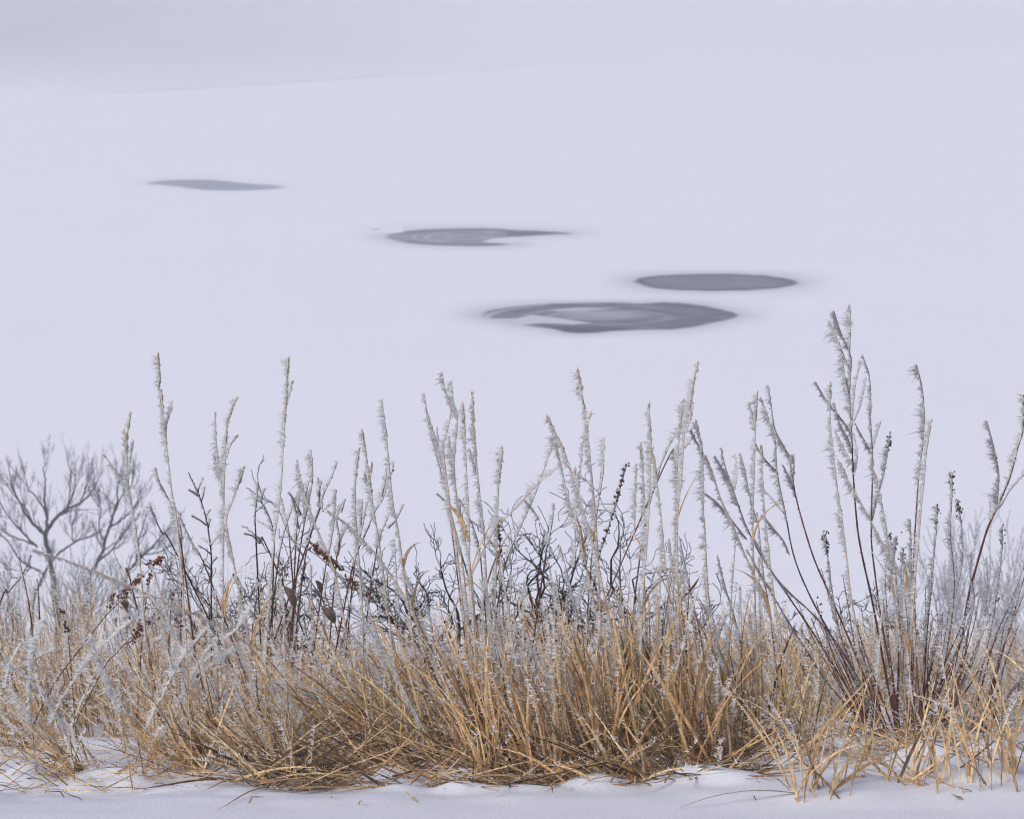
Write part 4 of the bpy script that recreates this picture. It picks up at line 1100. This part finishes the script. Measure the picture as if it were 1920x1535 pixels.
# ---- front clumps
def clump(label, px, py, n, L, lean_deg, spread_deg, bend, width, pal, frost=.4, rad=22, wide=0, seed=0, flen=.012, fden=34, tall=0, tlen=(250, 470), tsp=7., tcut=.62):
    """lean_deg: mean lean seen from the camera, negative to the left"""
    c = ground_px(px, py)
    root = thing('grass_clump', label, 'grass clump', (c[0], c[1], float(gz(c[0], c[1]))), 'clumps of dry grass along the front')
    k = c[1] / FPX
    b = MB(); f = MB()
    bx = c[0] + rng.normal(0, rad * k, n); by = c[1] + rng.normal(0, .035, n)
    a = np.radians(rng.normal(lean_deg, spread_deg, n))
    az = np.where(a < 0, PI, 0) + rng.normal(0, .5, n)
    blades(b, bx, by, rng.uniform(L[0], L[1], n) * k, az, np.abs(a), rng.normal(bend, .35, n), rng.uniform(width[0], width[1], n) * k, pick(n, pal), K=8,
           frost=frost * np.where(rng.random(n) < .35, rng.uniform(1.6, 3.2, n), .12), fmb=f, flen=flen, fden=fden, fmin=.3)
    b.build('blades', M_STRAW, root, smooth=True, kind='stuff')
    for i in range(tall):
        sm = MB()
        aa = math.radians(rng.normal(lean_deg * .45, tsp))
        p = np.array([c[0] + rng.normal(0, rad * k * 1.2), c[1] + rng.uniform(-.02, .25), 0]); p[2] = float(gz(p[0], p[1])) - .02
        Ls = rng.uniform(*tlen) * k; d = np.array([math.sin(aa), rng.normal(0, .08), math.cos(aa)]); pts = [p]
        for j in range(6):
            d = nrm(d + rng.normal(size=3) * .035); pts.append(pts[-1] + d * Ls / 6)
        P = smooth(np.array(pts[::-1]), 4)
        tube(sm, P, np.linspace(1.0, 2.4, len(P)) * k * .5, 5, np.clip(pick(1, (3, 4, 1.5, .2, 2, .2))[0], 0, .8))
        sm.build('stem', M_STRAW, root, smooth=True)
        cutn = int(len(P) * tcut)
        frost_on(f, P[:cutn], L=rng.uniform(8, 15) * k, dens=1.2 / k, width=2.7 * k, around=.15 if tsp < 10 else .4, wind=WIND if tsp < 10 else np.array([-.5, -.35, .6]))
    for i in range(wide):             # broad leaves one can pick out
        lm = MB()
        aa = math.radians(rng.normal(lean_deg, spread_deg * 1.5))
        p = np.array([c[0] + rng.normal(0, rad * k), c[1] + rng.normal(0, .03) - .03, 0]); p[2] = float(gz(p[0], p[1])) - .01
        P = leaf_on(lm, p, (PI if aa < 0 else 0) + rng.normal(0, .4), rng.uniform(L[0], L[1]) * k * .95, rng.uniform(5.5, 10.5) * k, abs(aa), rng.normal(bend * 1.2, .5), np.clip(pick(1, pal)[0] * 1.05, 0, 1), .45)
        lm.build('leaf', M_STRAW, root, smooth=True)
        frost_on(f, P, L=6 * k, dens=.25 * frost / k, width=2.2 * k, fr=(.4, 1), around=.4, wind=np.array([-.6, -.2, .6]))
    if f.n: f.build('frost', M_FROST, root, kind='stuff')
BR = (2.6, 3.6, 2.6, .8, 2.8, .3); ST = (4, 4, 1.2, .3, 1.6, .4); DK = (.5, 2, 4, 2.5, 1, 1)
clump('straw clump fanning left over bare snow in the lower left corner', 158, 1452, 48, (120, 260), -48, 13, .35, (2, 4.5), ST, .75, 10, 2, flen=.009)
clump('brown clump leaning left at the foot of the lone tall stalk', 520, 1455, 60, (120, 260), -42, 14, .3, (2.5, 5.5), BR, .3, 22, 4, tall=3)
clump('small straw tuft with crossing stems in front of the matted grass, left of centre', 553, 1470, 22, (90, 260), -22, 22, .1, (2, 4.5), ST, .6, 12, 2, tall=4, tlen=(150, 260), tsp=18., tcut=.7)
clump('dense brown clump swept far to the left, left of centre', 750, 1412, 70, (200, 360), -45, 12, .25, (3, 7), BR, .35, 50, 6, tall=8, tlen=(170, 330), tsp=14., tcut=.7)
clump('dark brown clump behind the swept one, left of centre', 850, 1400, 60, (180, 330), -35, 13, .25, (3, 7), BR, .4, 45, 6, tall=4)
clump('tall upright brown clump at the very centre of the front grass', 935, 1450, 62, (200, 380), -14, 12, .15, (3, 7), BR, .4, 36, 9, tall=7)
clump('brown clump with long frosted tips right of the central clump', 1030, 1462, 52, (200, 360), -20, 12, .2, (3, 7), BR, .5, 36, 7, tall=8)
clump('orange-brown clump with upright leaves below the centre gap', 1125, 1446, 58, (220, 380), -13, 13, .15, (3, 8), BR, .4, 36, 10, tall=8)
clump('thick brown clump of broad leaves right of centre', 1225, 1410, 64, (220, 380), -6, 12, .1, (4, 9), BR, .4, 34, 12, tall=8)
clump('brown clump with looping leaves beside a snow mound', 1305, 1430, 46, (180, 360), -10, 14, .2, (4, 8), BR, .4, 30, 8, tall=7)
clump('low tangle of curled leaves before the snow mound', 1180, 1468, 34, (70, 190), -10, 40, 1.0, (4, 8), BR, .2, 50, 6)
clump('brown clump left of the arching straw at the right', 1410, 1405, 60, (180, 340), -10, 13, .15, (3, 8), BR, .4, 36, 7, tall=6)
clump('pale arching straw tuft standing in front snow right of centre', 1510, 1478, 13, (140, 330), -14, 22, .6, (3.5, 7), ST, .35, 34, 5)
clump('two-bladed straw tuft leaning right in front of the red shrub', 1565, 1482, 8, (120, 250), 24, 20, .3, (4, 8), ST, .3, 18, 2)
clump('straw tuft of crossed leaves at the foot of the red shrub', 1700, 1462, 24, (100, 270), 0, 42, .35, (4, 8), ST, .2, 40, 9, tall=2)
clump('straw stems leaning left out of the snow in the lower right', 1850, 1475, 14, (180, 340), -18, 18, .3, (3.5, 7), ST, .4, 45, 3)
clump('straw tuft at the right edge with broad bent leaves', 1905, 1455, 18, (170, 340), -8, 24, .4, (3.5, 7), ST, .4, 45, 4)
clump('thin straw tuft behind the pale arching one', 1480, 1420, 30, (120, 300), -5, 20, .3, (2.5, 6), BR, .3, 40, 4)
clump('pale frosted clump behind the thick white stalk at lower left', 300, 1400, 34, (130, 260), -8, 30, .3, (2.5, 5), ST, .9, 50, 3, flen=.010, tall=10, tlen=(110, 250), tsp=30., tcut=.85)
clump('brown clump at the foot of the tallest left stalk', 375, 1440, 40, (110, 270), -24, 20, .25, (3, 6), BR, .4, 26, 4, tall=6, tlen=(110, 250), tsp=30., tcut=.85)
clump('frosted straw clump between the two left grass stalks', 440, 1425, 44, (140, 280), -20, 22, .25, (3, 6), BR, .6, 36, 4, tall=3)
clump('pale frosted clump at the left edge above the snow', 30, 1370, 30, (110, 240), -15, 28, .3, (2.5, 5), ST, .9, 40, 3, flen=.010, tall=9, tlen=(110, 250), tsp=30., tcut=.85)
clump('straw clump leaning left just above the lower left snow', 90, 1400, 20, (120, 240), -40, 18, .3, (2.5, 5), ST, .8, 26, 2, flen=.010, tall=7, tlen=(110, 250), tsp=30., tcut=.85)
clump('matted brown clump lying left at the centre front edge', 680, 1455, 60, (120, 320), -68, 14, .15, (2.5, 6), DK, .15, 60, 4)
clump('flattened straw bundle lying on the snow right of the mound', 1360, 1452, 30, (70, 200), 72, 12, .1, (3, 7), DK, .1, 24, 3)

# ------------------------------------------------------------------ fog
def haze():
    m, t, out = new_mat('fog')
    pv = t.nodes.new('ShaderNodeVolumePrincipled')
    pv.inputs['Color'].default_value = (.95, .955, .975, 1)
    pv.inputs['Density'].default_value = .0022
    pv.inputs['Anisotropy'].default_value = 0.1
    t.links.new(pv.outputs[0], out.inputs['Volume'])
    x0, x1, y0, y1, z0, z1 = -640, 640, -80, 1320, LAKE - 1.6, 24.0
    V = [(x, y, z) for z in (z0, z1) for y in (y0, y1) for x in (x0, x1)]
    Q = [(0, 2, 3, 1), (4, 5, 7, 6), (0, 1, 5, 4), (2, 6, 7, 3), (0, 4, 6, 2), (1, 3, 7, 5)]
    b = MB(); b.add(V, None, Q)
    o = b.build('haze', m, kind='stuff')
    o['label'] = 'pale winter fog over the lake'; o['category'] = 'fog'
haze()
